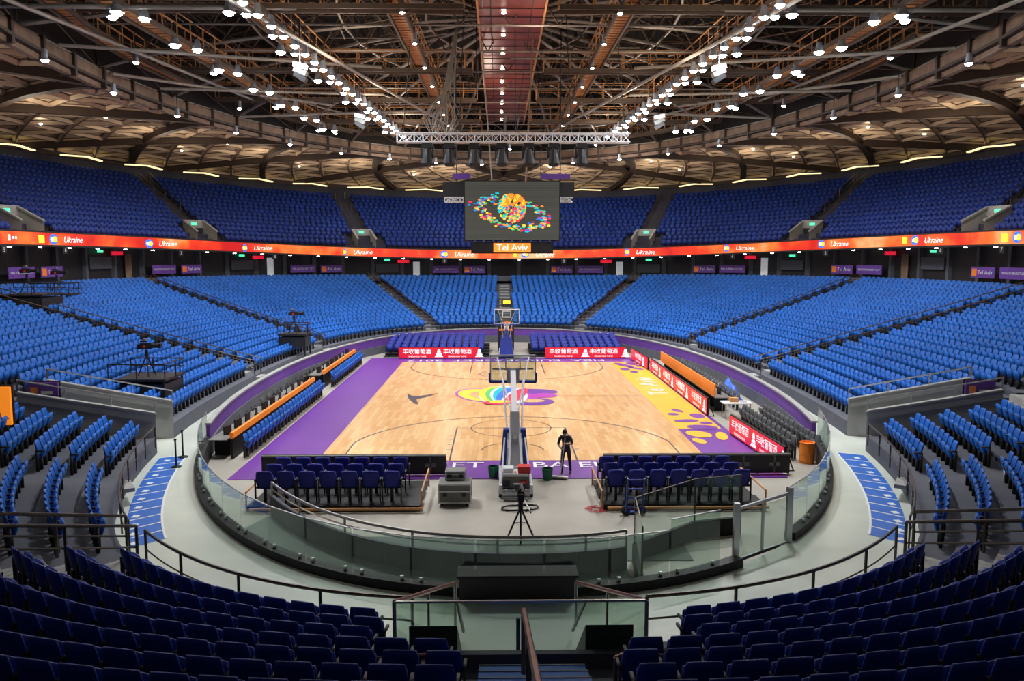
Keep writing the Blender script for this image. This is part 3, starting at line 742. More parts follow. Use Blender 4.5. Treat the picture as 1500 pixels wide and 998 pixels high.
# ------------------------------------------------------------------ LED advertising boards
def led(p, q, h, face, name='led_advertising_board', rep=2, front=1):
    p = Vector(p); q = Vector(q); d = (q-p).normalized(); n = Vector((d.y, -d.x, 0))*front; b = MB()
    c = Vector((0, 0, h/2+.06)); b.beam(p+c, q+c, .10, h, 'blackm')
    L = (q-p).length; k = int(L/1.0)
    for i in range(k+1):
        s_ = p+d*L*i/max(k, 1)
        b.beam(s_-n*.03, s_-n*.35, .05, .06, 'blackm'); b.beam(s_-n*.32, s_-n*.06+Vector((0, 0, h*.8)), .04, .04, 'blackm')
        b.beam(s_-n*.06+Vector((0, 0, .08)), s_-n*.06+Vector((0, 0, h)), .03, .02, 'case')
    b.beam(p+n*.06+c, q+n*.06+c, .02, h-.08, face)
    if face == 'black':
        for i in range(k):
            s_ = p+d*L*(i+.5)/k+n*.08; b.beam(s_+Vector((0, 0, .1)), s_+Vector((0, 0, h)), .05, .03, 'case'); b.beam(s_-d*.2+Vector((0, 0, h*.55)), s_+d*.2+Vector((0, 0, h*.55)), .03, .14, 'case')
        b.beam(p+n*.08+Vector((0, 0, h+.03)), q+n*.08+Vector((0, 0, h+.03)), .1, .05, 'case')
    o = b.obj(name)
    r = (-n).cross(Vector((0, 0, 1)))
    if face == 'ledred':
        for i in range(rep):
            c2 = p+d*L*(i+.5)/rep+n*.085
            text('丰收葡萄酒', h*.5, 'ledwhite', c2+Vector((0, 0, h*.66))-r*.15, r, (0, 0, 1), o, 'board_text')
            text('FENGSHOU WINE', h*.2, 'ledwhite', c2+Vector((0, 0, h*.25))-r*.15, r, (0, 0, 1), o, 'board_text')
            m = MB(); cc_ = c2+r*(h*1.75)+Vector((0, 0, h*.2)); u = Vector((0, 0, 1))
            for (w, a, bb) in ((.38, 0, .16), (.28, .2, .36), (.16, .4, .68)):
                m.poly([cc_-r*w*h+u*a*h, cc_+r*w*h+u*a*h, cc_+r*w*.6*h+u*bb*h, cc_-r*w*.6*h+u*bb*h], 'ledwhite')
            m.obj('board_emblem', o)
    return o
led((-8.0, 15.9, 0), (-2.0, 15.9, 0), .85, 'ledred', rep=2); led((2.9, 15.9, 0), (8.9, 15.9, 0), .85, 'ledred', rep=2)
led((9.25, 15.2, 0), (9.5, 9.8, 0), .85, 'ledred', rep=1, front=1)
led((9.6, 9.3, 0), (9.6, -5.6, 0), .85, 'ledred', rep=4, front=1)
led((9.6, -9.6, 0), (9.9, -15.6, 0), .85, 'ledred', rep=2, front=1)
led((-9.0, -16.0, 0), (-2.45, -16.0, 0), .72, 'black', front=1); led((3.2, -16.0, 0), (9.9, -16.0, 0), .72, 'black', front=1)

# ------------------------------------------------------------------ floor seating
def block(name, x0, x1, ys, ang, mats, rise=0, tm=T_HI, plat=True, pitch=.58, depth=.95):
    P = []; A = []; n = int((x1-x0)/pitch)
    for j, y in enumerate(ys):
        for i in range(n): P.append((x0+pitch/2+i*pitch, y, .05+rise*j)); A.append(ang)
    o = build_seats(name, tm, P, A, mats)
    b = MB()
    for j, y in enumerate(ys):
        b.box(((x0+x1)/2, y, (.05+rise*j)/2), (x1-x0+.2, depth, .05+rise*j), 'blackm')
    yl = ys[-1]; s2 = -1 if math.cos(ang) > 0 else 1
    if plat:
        b.tube((x0, yl+s2*.6, .12), (x1+.2, yl+s2*.6, .12), .05, 'wood', 8)
        for x in (x0-.15, x1+.15): rail(b, [(x, ys[0], 0), (x, yl+s2*.4, 0)], .6, 'wood', 3, .03, ())
    b.obj('seating_platform', o)
    return o
block('courtside_chair_block', -8.2, -3.1, [-17.3, -18.45, -19.6], 0, ['seatp', 'seatp', 'black'], .07, T_BIG, True, .66)
block('courtside_chair_block', 2.8, 7.6, [-17.3, -18.45, -19.6], 0, ['seatp', 'seatp', 'black'], .07, T_BIG, True, .66)
block('courtside_chair_block', -9.2, -1.4, [17.4, 18.4, 19.4, 20.4, 21.4], math.pi, ['seatp', 'seatu', 'black'], .12, T_LO, False)
block('courtside_chair_block', 1.9, 9.0, [17.4, 18.4, 19.4, 20.4, 21.4], math.pi, ['seatp', 'seatu', 'black'], .12, T_LO, False)
def bench(y0, y1, x, mats, ang, n_rows=1, name='team_bench'):
    P = []; A = []; n = int((y1-y0)/.58)
    for r_ in range(n_rows):
        for i in range(n): P.append((x+(.95*r_ if x > 0 else -.95*r_), y0+.3+i*.58, .05)); A.append(ang)
    return build_seats(name, T_HI, P, A, mats)
for (y0, y1) in ((-13.6, .6), (3.0, 13.6)):
    o = bench(y0, y1, -10.35, ['seat', 'seatc', 'black'], -math.pi/2)
    b = MB(); b.box((-10.85, (y0+y1)/2, .42), (.08, y1-y0, .72), 'blackm'); b.box((-10.85, (y0+y1)/2, .93), (.12, y1-y0, .22), 'orange'); b.box((-11.4, (y0+y1)/2, .74), (.7, y1-y0, .05), 'case')
    y = y0+.6
    while y < y1:
        b.box((-11.4, y, .38), (.6, .06, .72), 'blackm'); b.box((-11.32, y+.4, .95), (.05, .5, .34), 'black', Matrix.Rotation(random.uniform(-.3, .3), 3, 'Z')); b.box((-11.32, y+.4, .8), (.16, .12, .08), 'black'); y += 1.3
    b.obj('media_table')
bench(-14.2, -7.2, 10.75, ['seatg', 'seatg', 'black'], math.pi/2, 2, 'folding_chair_row')
b = MB(); b.box((10.15, 2.0, 1.12), (.08, 13.5, .62), 'orange'); b.box((10.6, 2.0, .74), (.8, 13.5, .06), 'case')
for i in range(12):
    y = -4.2+i*1.15; b.box((10.6, y, .36), (.6, .06, .72), 'blackm'); b.box((10.65, y+.5, .95), (.06, .5, .36), 'black'); b.box((10.65, y+.5, .8), (.18, .12, .1), 'black')
b.obj('scorer_table')
P = []; A = []
for i in range(20): P.append((11.45, -4.2+i*.68, .03)); A.append(math.pi/2)
build_seats('office_chair_row', T_LO, P, A, ['seatg', 'seatg', 'black'])
P = []; A = []
for i in range(18): P.append((-12.0 if abs(i-9) < 6 else -11.8, -9.5+i*1.1, .03)); A.append(-math.pi/2+random.uniform(-.5, .5))
build_seats('office_chair_row', T_LO, P, A, ['black', 'black', 'black'])

# clutter -------------------------------------------------------
n = 18; V = []; F = []
for j in range(n+1):
    for i in range(n+1):
        u = -1+2*i/n; v = -1+2*j/n; h = max(0, 1-(u*u+v*v)**.8)
        V.append((11.9+u*.7, -.8+v*1.5, .02+h*1.05*(.85+.18*math.sin(u*7+v*3)+.12*math.sin(v*11))))
for j in range(n):
    for i in range(n): a = j*(n+1)+i; F.append((a, a+1, a+n+2, a+n+1))
b = MB(); b.add(V, F, 'tarp'); b.obj('blue_tarpaulin', smooth=True)
b = MB(); b.lathe((11.15, -14.4, 0), [(.0, .0), (.27, 0), (.29, .1), (.27, .35), (.29, .4), (.27, .7), (.28, .8), (.25, .8), (.24, .72), (0, .72)], 'f_lor', 20); b.obj('orange_barrel')
b = MB(); b.box((10.9, -5.9, .74), (1.4, .8, .04), 'white')
for x in (10.3, 11.5):
    for y in (-6.2, -5.6): b.tube((x, y, 0), (x, y, .73), .025, 'steel')
b.box((10.8, -5.8, .86), (.4, .3, .2), 'wood'); b.box((11.2, -6.0, .8), (.3, .2, .08), 'white'); b.obj('folding_table')
def case(name, c, s):
    b = MB(); b.box((c[0], c[1], c[2]+s[2]/2), s, 'case')
    for ex in (-1, 1):
        for ey in (-1, 1): b.beam((c[0]+ex*s[0]/2, c[1]+ey*s[1]/2, c[2]), (c[0]+ex*s[0]/2, c[1]+ey*s[1]/2, c[2]+s[2]), .04, .04, 'steel')
        for z in (0.02, s[2]*.62, s[2]-.02): b.beam((c[0]-s[0]/2, c[1]+ex*s[1]/2, c[2]+z), (c[0]+s[0]/2, c[1]+ex*s[1]/2, c[2]+z), .035, .035, 'steel'); b.beam((c[0]+ex*s[0]/2, c[1]-s[1]/2, c[2]+z), (c[0]+ex*s[0]/2, c[1]+s[1]/2, c[2]+z), .035, .035, 'steel')
    for x in (-.3, .3): b.box((c[0]+x*s[0], c[1]-s[1]/2-.01, c[2]+s[2]*.45), (.14, .02, .1), 'black')
    if c[2] < .3:
        for x in (-.4, .4):
            for y in (-.3, .3): b.tube((c[0]+x*s[0]-.03, c[1]+y, .05), (c[0]+x*s[0]+.03, c[1]+y, .05), .05, 'black', 10)
    b.obj(name)
case('road_case', (-1.95, -19.2, .1), (1.0, .8, .62)); case('road_case', (-1.95, -18.9, .74), (.6, .5, .28))
for (x, y) in ((-.75, -16.3), (1.15, -16.6)):
    b = MB(); b.lathe((x, y, 0), [(0, 0), (.15, 0), (.2, .4), (.21, .42), (.18, .42), (.14, .05), (0, .05)], 'green', 14); b.obj('waste_bin')
b = MB(); pr = None
for i in range(50):
    a = i*.7; r_ = .3+.15*math.sin(i*1.3); p = (2.45+r_*math.cos(a)*.8, -20.0+r_*math.sin(a)*.8, .02+.01*(i % 3))
    if pr: b.tube(pr, p, .008, 'red', 4)
    pr = p
b.obj('red_cable_coil')
b = MB(); pr = None
for i in range(50):
    a = i*.5; p = (.1+.55*math.cos(a)*(1+.2*math.sin(i)), -19.9+.3*math.sin(a), .02+.02*(i % 4))
    if pr: b.tube(pr, p, .016, 'black', 4)
    pr = p
b.obj('black_cable_coil')
b = MB()
for x in (3.3, 3.8): b.tube((x, -20.6, .12), (x, -20.9, 1.25), .03, 'pad'); b.tube((x, -20.45, .15), (x, -20.57, .15), .14, 'black', 12)
for z in (.3, .6, .9, 1.2): b.tube((3.3, -20.57-.26*z, z), (3.8, -20.57-.26*z, z), .025, 'pad')
b.box((3.55, -20.35, .06), (.5, .3, .03), 'pad'); b.obj('hand_truck')

def tvcam(c, rotz, h, name='television_camera'):
    b = MB(); R = Matrix.Rotation(rotz, 3, 'Z'); C = Vector(c)
    T = lambda x, y, z: C+R@Vector((x, y, z))
    for i in range(3):
        a = 2*math.pi*i/3+.5; b.tube(T(.0, 0, h*.8), T(.42*math.cos(a), .42*math.sin(a), 0), .028, 'blackm')
        b.tube(T(.2*math.cos(a), .2*math.sin(a), h*.4), T(.2*math.cos(a+2.09), .2*math.sin(a+2.09), h*.4), .012, 'steel', 4)
    b.tube(T(0, 0, h*.75), T(0, 0, h), .07, 'blackm', 10)
    b.box(T(0, 0, h+.17), (.18, .5, .26), 'black', R); b.tube(T(0, .25, h+.18), T(0, .6, h+.18), .09, 'black', 14, .11); b.box(T(0, .62, h+.18), (.26, .08, .2), 'blackm', R)
    b.box(T(-.02, -.12, h+.36), (.06, .3, .05), 'blackm', R); b.box(T(-.12, -.1, h+.4), (.16, .12, .14), 'case', R); b.box(T(0, -.3, h+.14), (.14, .14, .22), 'blackm', R); b.box(T(.11, -.05, h+.15), (.02, .1, .1), 'red', R)
    b.tube(T(.1, -.1, h), T(.25, -.6, h-.15), .014, 'steel', 5); b.tube(T(.25, -.6, h-.15), T(.25, -.72, h-.15), .022, 'black', 6)
    return b.obj(name)
tvcam((.05, -22.6, 0), 0, 1.15)
def camplat(c, w, d, h):
    b = MB(); x, y, z = c
    b.box((x, y, z+h), (w, d, .1), 'black')
    for ex in (-1, 1):
        for ey in (-1, 1): b.beam((x+ex*w*.46, y+ey*d*.46, z-.6), (x+ex*w*.46, y+ey*d*.46, z+h), .08, .08, 'blackm')
    b.box((x, y, z+h*.4), (w*.95, d*.95, h*.8), 'black')
    rail(b, [(x-w/2, y-d/2, z+h), (x+w/2, y-d/2, z+h), (x+w/2, y+d/2, z+h), (x-w/2, y+d/2, z+h)], .7, 'blackm', 1.2, .03)
    b.obj('camera_platform'); tvcam((x, y, z+h+.05), -math.pi/2 if x < 0 else math.pi/2, 1.15)
camplat((-16.0, -8.8, 1.6), 2.4, 2.2, .9)
camplat((-14.2, 10.0, 1.7), 1.8, 1.6, .8)
camplat((-28.0, 3.5, 4.7), 3.0, 2.4, .8); camplat((-28.4, 7.5, 4.7), 2.2, 2.0, .6)

# ------------------------------------------------------------------ person with mop
def skinmesh(V, E, Rr, sub=2, k=0):
    me = bpy.data.meshes.new('s'); me.from_pydata(V, E, []); o = bpy.data.objects.new('s', me); coll.objects.link(o)
    m = o.modifiers.new('k', 'SKIN')
    for i, r in enumerate(Rr):
        a, b_ = (r if isinstance(r, tuple) else (r, r)); me.skin_vertices[0].data[i].radius = (a, b_); me.skin_vertices[0].data[i].use_root = (i == k)
    m.use_smooth_shade = True; s = o.modifiers.new('u', 'SUBSURF'); s.levels = sub; s.render_levels = sub
    bpy.context.view_layer.update(); dg = bpy.context.evaluated_depsgraph_get()
    r = bpy.data.meshes.new_from_object(o.evaluated_get(dg)); bpy.data.objects.remove(o)
    return r
def person(loc, rot):
    root = bpy.data.objects.new('worker_with_mop', None); coll.objects.link(root); root.location = loc; root.rotation_euler[2] = rot
    V = [(0, 0, .95), (0, .03, 1.12), (0, .10, 1.30), (0, .17, 1.42), (0, .24, 1.48),
         (.17, .15, 1.40), (.25, .20, 1.14), (.12, .42, 1.06), (-.17, .15, 1.40), (-.27, .22, 1.18), (-.06, .44, 1.22),
         (.10, 0, .88), (.13, .05, .49), (.14, .0, .09), (.15, .14, .04), (-.10, 0, .88), (-.13, -.02, .49), (-.15, -.12, .09), (-.16, .02, .04)]
    E = [(0, 1), (1, 2), (2, 3), (3, 4), (3, 5), (5, 6), (6, 7), (3, 8), (8, 9), (9, 10), (0, 11), (11, 12), (12, 13), (13, 14), (0, 15), (15, 16), (16, 17), (17, 18)]
    R_ = [(.15, .11), (.14, .10), (.17, .11), (.10, .08), .055, .07, .05, .032, .07, .05, .032, .09, .065, .045, .045, .09, .065, .045, .045]
    me = skinmesh(V, E, R_)
    me.materials.clear()
    for k in ('cloth', 'jean', 'skin', 'black'): me.materials.append(M[k])
    for p in me.polygons:
        c = p.center; i = 0
        if c.z < .11: i = 3
        elif c.z < .95: i = 1
        elif c.y > .30 and c.z < 1.28: i = 2
        elif c.z > 1.46 and abs(c.x) < .09: i = 2
        p.material_index = i
    o = bpy.data.objects.new('body', me); coll.objects.link(o); o.parent = root
    b = MB(); n = 14; Vh = []; Fh = []
    for j in range(n+1):
        ph = math.pi*j/n
        for i in range(n):
            t = 2*math.pi*i/n; x = .075*math.sin(ph)*math.cos(t); y = .098*math.sin(ph)*math.sin(t); z = .12*math.cos(ph)
            if z < -.02: x *= .85
            if y > .07 and abs(x) < .02 and -.04 < z < .02: y += .025
            Vh.append((x, y, z))
    for j in range(n):
        for i in range(n): Fh.append((j*n+i, j*n+(i+1) % n, (j+1)*n+(i+1) % n, (j+1)*n+i))
    b.add(Vh, Fh, 'skin')
    hv = [(v[0]*1.1, v[1]*1.08-.012, v[2]*1.08+.012) for v in Vh]
    b.add(hv, [f for f in Fh if sum(hv[a][2] for a in f)/4 > .03 or (sum(hv[a][1] for a in f)/4 < -.02 and sum(hv[a][2] for a in f)/4 > -.07)], 'hair')
    for sx in (-1, 1):
        b.box((sx*.028, .094, .005), (.022, .012, .01), 'black'); b.box((sx*.078, .0, -.005), (.014, .035, .055), 'skin')
    b.box((0, .092, -.055), (.045, .01, .01), 'f_lred')
    h = b.obj('head', root, True); h.location = (0, .31, 1.58); h.rotation_euler = (rad(-38), 0, 0)
    for (wx, wy, wz, dx) in ((.12, .42, 1.06, -1), (-.06, .44, 1.22, 1)):
        hx, hy, hz = wx+dx*.03, wy+.07, wz
        V = [(wx, wy, wz), (hx, hy, hz)]; E = [(0, 1)]; R_ = [.026, .03]
        for f in range(4):
            z = hz+.03-.02*f; i = len(V)
            V += [(hx, hy+.01, z), (hx+dx*.03, hy+.06, z), (hx+dx*.065, hy+.055, z-.004), (hx+dx*.07, hy+.02-.003*f, z-.006)]; E += [(1, i), (i, i+1), (i+1, i+2), (i+2, i+3)]; R_ += [.011, .009, .009, .008]
        i = len(V); V += [(hx+dx*.01, hy-.01, hz+.045), (hx+dx*.05, hy+.0, hz+.05)]; E += [(1, i), (i, i+1)]; R_ += [.012, .009]
        me = skinmesh(V, E, R_, 1); me.materials.clear(); me.materials.append(M['skin'])
        o = bpy.data.objects.new('hand', me); coll.objects.link(o); o.parent = root
    b = MB(); b.tube((-.06, .53, 1.45), (.1, .57, .06), .014, 'whitem', 8); b.box((.1, .58, .05), (.55, .16, .06), 'white')
    for i in range(10): b.box((-.15+i*.055, .58, .025), (.03, .2, .05), 'case')
    b.obj('mop', root)
person((1.85, -16.0, .03), rad(165))

# ------------------------------------------------------------------ hanging screen & truss
js = MB(); W, H, yS, zc = 5.05, 3.1, -.3, 10.15; xs = .17
js.box((xs, yS+.2, zc), (W+.1, .35, H+.1), 'black'); js.box((xs, yS, zc), (W, .06, H), 'screen')
js.box((xs, yS+.1, zc-H/2-.42), (4.4, .5, .62), 'black'); js.box((xs, yS-.17, zc-H/2-.42), (2.0, .04, .5), 'e_lor')
for x in (-1.6, 1.6): js.box((xs+x, yS-.17, zc-H/2-.42), (1.2, .04, .5), 'black')
for i in range(9): js.box((xs-2+i*.5, yS-.25, zc-H/2-.05), (.08, .2, .1), 'steel')
js_o = js.obj('hanging_led_screen')
text('Tel Aviv', .5, 'ledwhite', (xs, yS-.2, zc-H/2-.42), (1, 0, 0), (0, 0, 1), js_o, 'screen_text')
mo = MB(); ks = ['e_teal', 'e_blue', 'e_lred', 'e_lyel', 'e_lgreen', 'e_mag', 'e_lor', 'e_teal']
for i in range(260):
    a = random.uniform(0, 2*math.pi); r_ = random.gauss(1, .12)
    x = 1.75*r_*math.cos(a); z = .75*r_*math.sin(a)-.22*x
    if abs(x) < .85 and z > -.35 and random.random() < .9: continue
    s_ = random.uniform(.06, .12); c = Vector((xs+x, yS-.035-.0002*i, zc+z-.12)); t = random.uniform(0, 1.5)
    pts = [c+Vector((s_*math.cos(t+q)*1.2, 0, s_*math.sin(t+q)*.6)) for q in (0, 1.57, 3.14, 4.71)]; mo.poly(pts, random.choice(ks))
mo.poly([(xs+.76*math.cos(q), yS-.088, zc+.15+.76*math.sin(q)) for q in [2*math.pi*j/28 for j in range(28)]], 'e_lor')
for i in range(420):
    a = random.uniform(0, 2*math.pi); r_ = .74*math.sqrt(random.random()); x = r_*math.cos(a); z = r_*math.sin(a)
    k = random.choice(['e_lor', 'e_lyel', 'e_lor']) if z > .1 else random.choice(['e_teal', 'e_lred', 'e_blue', 'e_lyel', 'e_lgreen'])
    if x < -.35 and z > -.3: k = random.choice(['e_lyel', 'e_teal'])
    if abs(z-.3*math.sin(x*3)) < .04 or abs(x+.1-.3*z) < .03: k = 'screen'
    s_ = random.uniform(.05, .10); c = Vector((xs+x, yS-.09-.0002*i, zc+.15+z)); t = random.uniform(0, 1.5)
    mo.poly([c+Vector((s_*math.cos(t+q), 0, s_*math.sin(t+q))) for q in (0, 1.57, 3.14, 4.71)], k)
mo.obj('screen_image', js_o)
def boxtruss(mb, p, q, w, k, r=.035, step=.5):
    p = Vector(p); q = Vector(q); d = (q-p); L = d.length; d.normalize(); up = Vector((0, 0, 1)); sd = d.cross(up).normalized()
    C = [sd*a*w/2+up*b_*w/2 for a, b_ in ((-1, -1), (1, -1), (1, 1), (-1, 1))]
    for c in C: mb.tube(p+c, q+c, r, k, 5)
    n = max(1, int(L/step))
    for i in range(n):
        a = p+d*L*i/n; b_ = p+d*L*(i+1)/n
        for j in range(4):
            u, v = (C[j], C[(j+1) % 4]) if i % 2 else (C[(j+1) % 4], C[j]); mb.tube(a+u, b_+v, r*.55, k, 4)
            mb.tube(a+C[j], a+C[(j+1) % 4], r*.5, k, 4)
lt = MB(); boxtruss(lt, (-5.6, -3, 13.6), (6.0, -3, 13.6), .42, 'whitem', .04, .42)
for x in (-4.1, -3.0, -1.75, -.4, .95, 2.2, 3.6):
    lt.box((x, -3, 13.24), (.5, .4, .18), 'black')
    for e in (-1, 1): lt.box((x+e*.29, -3, 12.9), (.08, .2, .6), 'black')
    lt.lathe((x, -3.02, 12.2), [(0, .0), (.2, 0), (.3, .15), (.27, .5), (.18, .85), (0, .9)], 'black', 12)
for x in (-5.3, -2.5, .3, 3.1, 5.8): lt.tube((x, -3, 13.8), (x*.9, -2.6, 20), .02, 'blackm', 4)
for i in range(22):
    x = -3.4+random.uniform(-.6, .6); lt.path([(x, -3, 13.7), (x+random.uniform(-.6, .6), -2.9, 14.6), (-3.0+random.uniform(-.3, .3), -2.6, 16), (-2.6, -2.2, 19.5)], .022, 'galv', 4)
for x in (-.9, .9): lt.tube((x*1.9, -.1, 11.8), (x*1.9, -.1, 20), .02, 'blackm', 4)
lt.tube((-.9, -.1, 11.7), (-1.5, -.3, 20), .04, 'galv', 5); lt.tube((.9, -.5, 11.7), (1.3, -.6, 20), .05, 'fascia', 5)
lt.obj('lighting_truss')
b = MB()
for sx in (-1, 1):
    boxtruss(b, (sx*2.5, .8, 10.8), (sx*3.5, .8, 10.8), .25, 'whitem', .03, .3); b.box((sx*2.9, 1.8, 11.3), (1.5, .8, 1.0), 'black'); b.tube((sx*2.9, 1.8, 11.8), (sx*2.9, 1.8, 20), .025, 'blackm', 4)
b.box((2.6, 1.3, 12.1), (1.6, .1, .3), 'purpb'); b.box((-2.6, 1.3, 12.1), (1.0, .1, .3), 'purpb'); boxtruss(b, (-3.5, .8, 10.8), (3.5, .8, 10.8), .25, 'whitem', .03, .4)
b.obj('screen_support_truss')

# ------------------------------------------------------------------ ceiling
import bmesh
bm = bmesh.new(); NA, NR = 72, 7
def ringp(th): return SE(th, 21.6, 37, 2.0)
def cp_(i, j):
    th_ = 2*math.pi*i/NA; a = ringp(th_); b_ = SE(th_, 43, 56 if math.sin(th_) < 0 else 53, 2.5); t = j/NR
    x = a[0]+(b_[0]-a[0])*t; y = a[1]+(b_[1]-a[1])*t; z = 17.0+(rimz(b_[0])-17.0)*t+.5*math.sin(t*math.pi)
    return Vector((x, y, z))
# triangulated lattice: alternate rows are shifted by half a bay
vg = [[bm.verts.new(cp_(i+(.5 if j % 2 else 0), j)) for j in range(NR+1)] for i in range(NA)]
fs = []
for i in range(NA):
    i1 = (i+1) % NA
    for j in range(NR):
        a, b_, c, d = vg[i][j], vg[i1][j], vg[i1][j+1], vg[i][j+1]
        if j % 2 == 0: fs += [bm.faces.new((a, b_, d)), bm.faces.new((b_, c, d))]
        else: fs += [bm.faces.new((a, b_, c)), bm.faces.new((a, c, d))]
bm.normal_update()
for f in fs:
    if f.normal.z > 0: f.normal_flip()
bm.normal_update()
r1 = bmesh.ops.inset_individual(bm, faces=fs, thickness=.17, depth=0)
for f in r1['faces']: f.material_index = 1
r2 = bmesh.ops.inset_individual(bm, faces=fs, thickness=.30, depth=-.22)
for f in r2['faces']: f.material_index = 0
r3 = bmesh.ops.inset_individual(bm, faces=fs, thickness=.06, depth=-.08)
for f in r3['faces']: f.material_index = 1
me = bpy.data.meshes.new('ceiling'); bm.to_mesh(me); bm.free()
for k in ('beige', 'beiged', 'beige'): me.materials.append(M[k])
ce = bpy.data.objects.new('ceiling', me); coll.objects.link(ce)
bmz = MB()
for i in range(0, NA, 4):
    for sgn in (1, -1):
        pts = [cp_(i+sgn*j*.5, j)-Vector((0, 0, .15)) for j in range(NR+1)]
        for a, b_ in zip(pts[:-1], pts[1:]): bmz.beam(a, b_, .5, .5, 'brown')
for i in range(NA):
    a, b_ = cp_(i, 0), cp_(i+1, 0)
    bmz.beam(a+Vector((0, 0, .25)), b_+Vector((0, 0, .25)), .5, .5, 'fascia'); bmz.beam(a+Vector((0, 0, -.12)), b_+Vector((0, 0, -.12)), .75, .14, 'brown'); bmz.beam(a+Vector((0, 0, -.35)), b_+Vector((0, 0, -.35)), .3, .25, 'fascia')
    bmz.beam(a+Vector((0, 0, .6)), a+Vector((0, 0, -.5)), .8, .2, 'brown')
    a, b_ = cp_(i, NR), cp_(i+1, NR); bmz.beam(a-Vector((0, 0, .25)), b_-Vector((0, 0, .25)), .5, .3, 'brown')
NS = 42
for i in range(NS):
    u0 = (i+.5)*NA/NS
    a, m_, b_ = cp_(u0-.53, NR*.965), cp_(u0, NR*.93), cp_(u0+.53, NR*.965)
    for u, v in ((a, m_), (m_, b_)): bmz.beam(u-Vector((0, 0, .42)), v-Vector((0, 0, .42)), .32, .1, 'strip')
bmz.obj('ceiling_beams')
rf = MB()
rf.poly([(*[v*1.02 for v in ringp(2*math.pi*i/NA)], 23.2) for i in range(NA)], 'roof')
for i in range(NA):
    a, b_ = ringp(2*math.pi*i/NA), ringp(2*math.pi*(i+1)/NA); rf.quad((*a, 17.3), (*b_, 17.3), (b_[0]*1.02, b_[1]*1.02, 23.2), (a[0]*1.02, a[1]*1.02, 23.2), 'roof')
for x in range(-20, 21, 2):
    h = 37*math.sqrt(max(0, 1-(x/21.6)**2)); rf.beam((x, -h, 22.9), (x, h, 22.9), .15, .4, 'brown')
rf.obj('roof')
tr = MB(); NT = 28
def rp(th, s, z): x, y = ringp(th); return Vector((x*s, y*s, z))
lv = [(1.0, 17.6, 19.6), (.8, 18.6, 20.9), (.6, 19.2, 21.5), (.4, 19.7, 22.0), (.2, 20.0, 22.2), (.06, 20.2, 22.3)]
for i in range(NT):
    th0, th1 = 2*math.pi*i/NT, 2*math.pi*(i+1)/NT
    for (a, b_) in zip(lv[:-1], lv[1:]):
        p, q, u, v = rp(th0, a[0], a[1]), rp(th0, b_[0], b_[1]), rp(th0, a[0], a[2]), rp(th0, b_[0], b_[2])
        tr.tube(p, q, .10, 'galv', 6); tr.tube(u, v, .09, 'galvd', 5); m_ = (p+q)/2; tr.tube(u, m_, .05, 'galv', 5); tr.tube(m_, v, .05, 'galvd', 5); tr.tube(p, u, .05, 'galvd', 5)
    for k, a in enumerate(lv[:-1]):
        tr.tube(rp(th0, a[0], a[1]), rp(th1, a[0], a[1]), .07, 'galv', 5); tr.tube(rp(th0, a[0], a[2]), rp(th1, a[0], a[2]), .06, 'galvd', 5)
        tr.tube(rp(th0, a[0], a[1]), rp(th1, a[0], a[2]), .04, 'galvd', 4)
        if k and k < 4: tr.tube(rp(th0, a[0], a[1]), rp(th1, lv[k+1][0], lv[k+1][1]), .045, 'galvd', 4)
random.seed(3)
for y in range(-30, 32, 5):
    h = 21.6*math.sqrt(max(0, 1-(y/37)**2))*.97
    tr.tube((-h, y, 18.5), (h, y, 18.5), .055, 'galv', 5)
    n = int(h/1.1)
    for i in range(n):
        x0 = -h+2*h*i/n; x1 = -h+2*h*(i+1)/n; tr.tube((x0, y, 18.5), ((x0+x1)/2, y, 20.3), .035, 'galvd', 4); tr.tube(((x0+x1)/2, y, 20.3), (x1, y, 18.5), .035, 'galvd', 4)
    tr.tube((-h, y, 20.3), (h, y, 20.3), .05, 'galvd', 5)
for sx in (-1, 1):
    for (x0, y0, x1, y1) in ((20.5, -6, 7, 2), (20, 4, 8, 10), (18.5, 14, 6, 16), (20.8, -12, 9, -9), (12, -20, 4, 26), (19, -14, 17, 12), (21, 0, 12, 14)):
        tr.tube((sx*x0, y0, 17.3), (sx*x1, y1, 18.1), .09, 'galv', 7)
for i in range(70):
    a = random.uniform(0, 6.28); r_ = math.sqrt(random.random())*.9; p = rp(a, r_, random.uniform(18, 20.5)); d = random.choice([Vector((random.uniform(3, 7), 0, 0)), Vector((0, random.uniform(3, 8), 0)), Vector((random.uniform(-4, 4), random.uniform(-4, 4), random.uniform(-.8, .8)))])
    if abs((p+d).x/21)**2+abs((p+d).y/36)**2 < .9: tr.tube(p, p+d, random.choice((.03, .045, .06)), random.choice(('galv', 'galv', 'galvd')), 5)
tr.obj('roof_truss_structure')
ck = MB()
def catwalk(p, q, w=.9):
    p = Vector(p); q = Vector(q); d = (q-p).normalized(); s_ = d.cross(Vector((0, 0, 1))).normalized()
    L = (q-p).length; n = int(L/.45)
    for i in range(n):
        a = p+(q-p)*(i/n); ck.beam(a, a+(q-p)*(.7/n), w, .06, 'wood')
    for e in (-1, 1):
        ck.beam(p+s_*e*w/2-Vector((0, 0, .1)), q+s_*e*w/2-Vector((0, 0, .1)), .08, .2, 'galvd')
        a, b_ = p+s_*e*w/2, q+s_*e*w/2
        rail(ck, [a, b_], 1.0, 'wood', 1.5, .035)
for sx in (-1, 1):
    catwalk((sx*11.4, -28, 18.0), (sx*9.2, 28, 18.0)); catwalk((sx*16.5, -22, 17.9), (sx*14.5, 22, 17.9)); catwalk((sx*5.2, -32, 18.4), (sx*4.6, 32, 18.4), .7)
for y in (-18, -9, 3, 12, 21, 28):
    h = 21.6*math.sqrt(1-(y/37)**2)*.95; catwalk((-h, y, 18.2), (-2, y, 18.2), .7); catwalk((2, y, 18.2), (h, y, 18.2), .7)
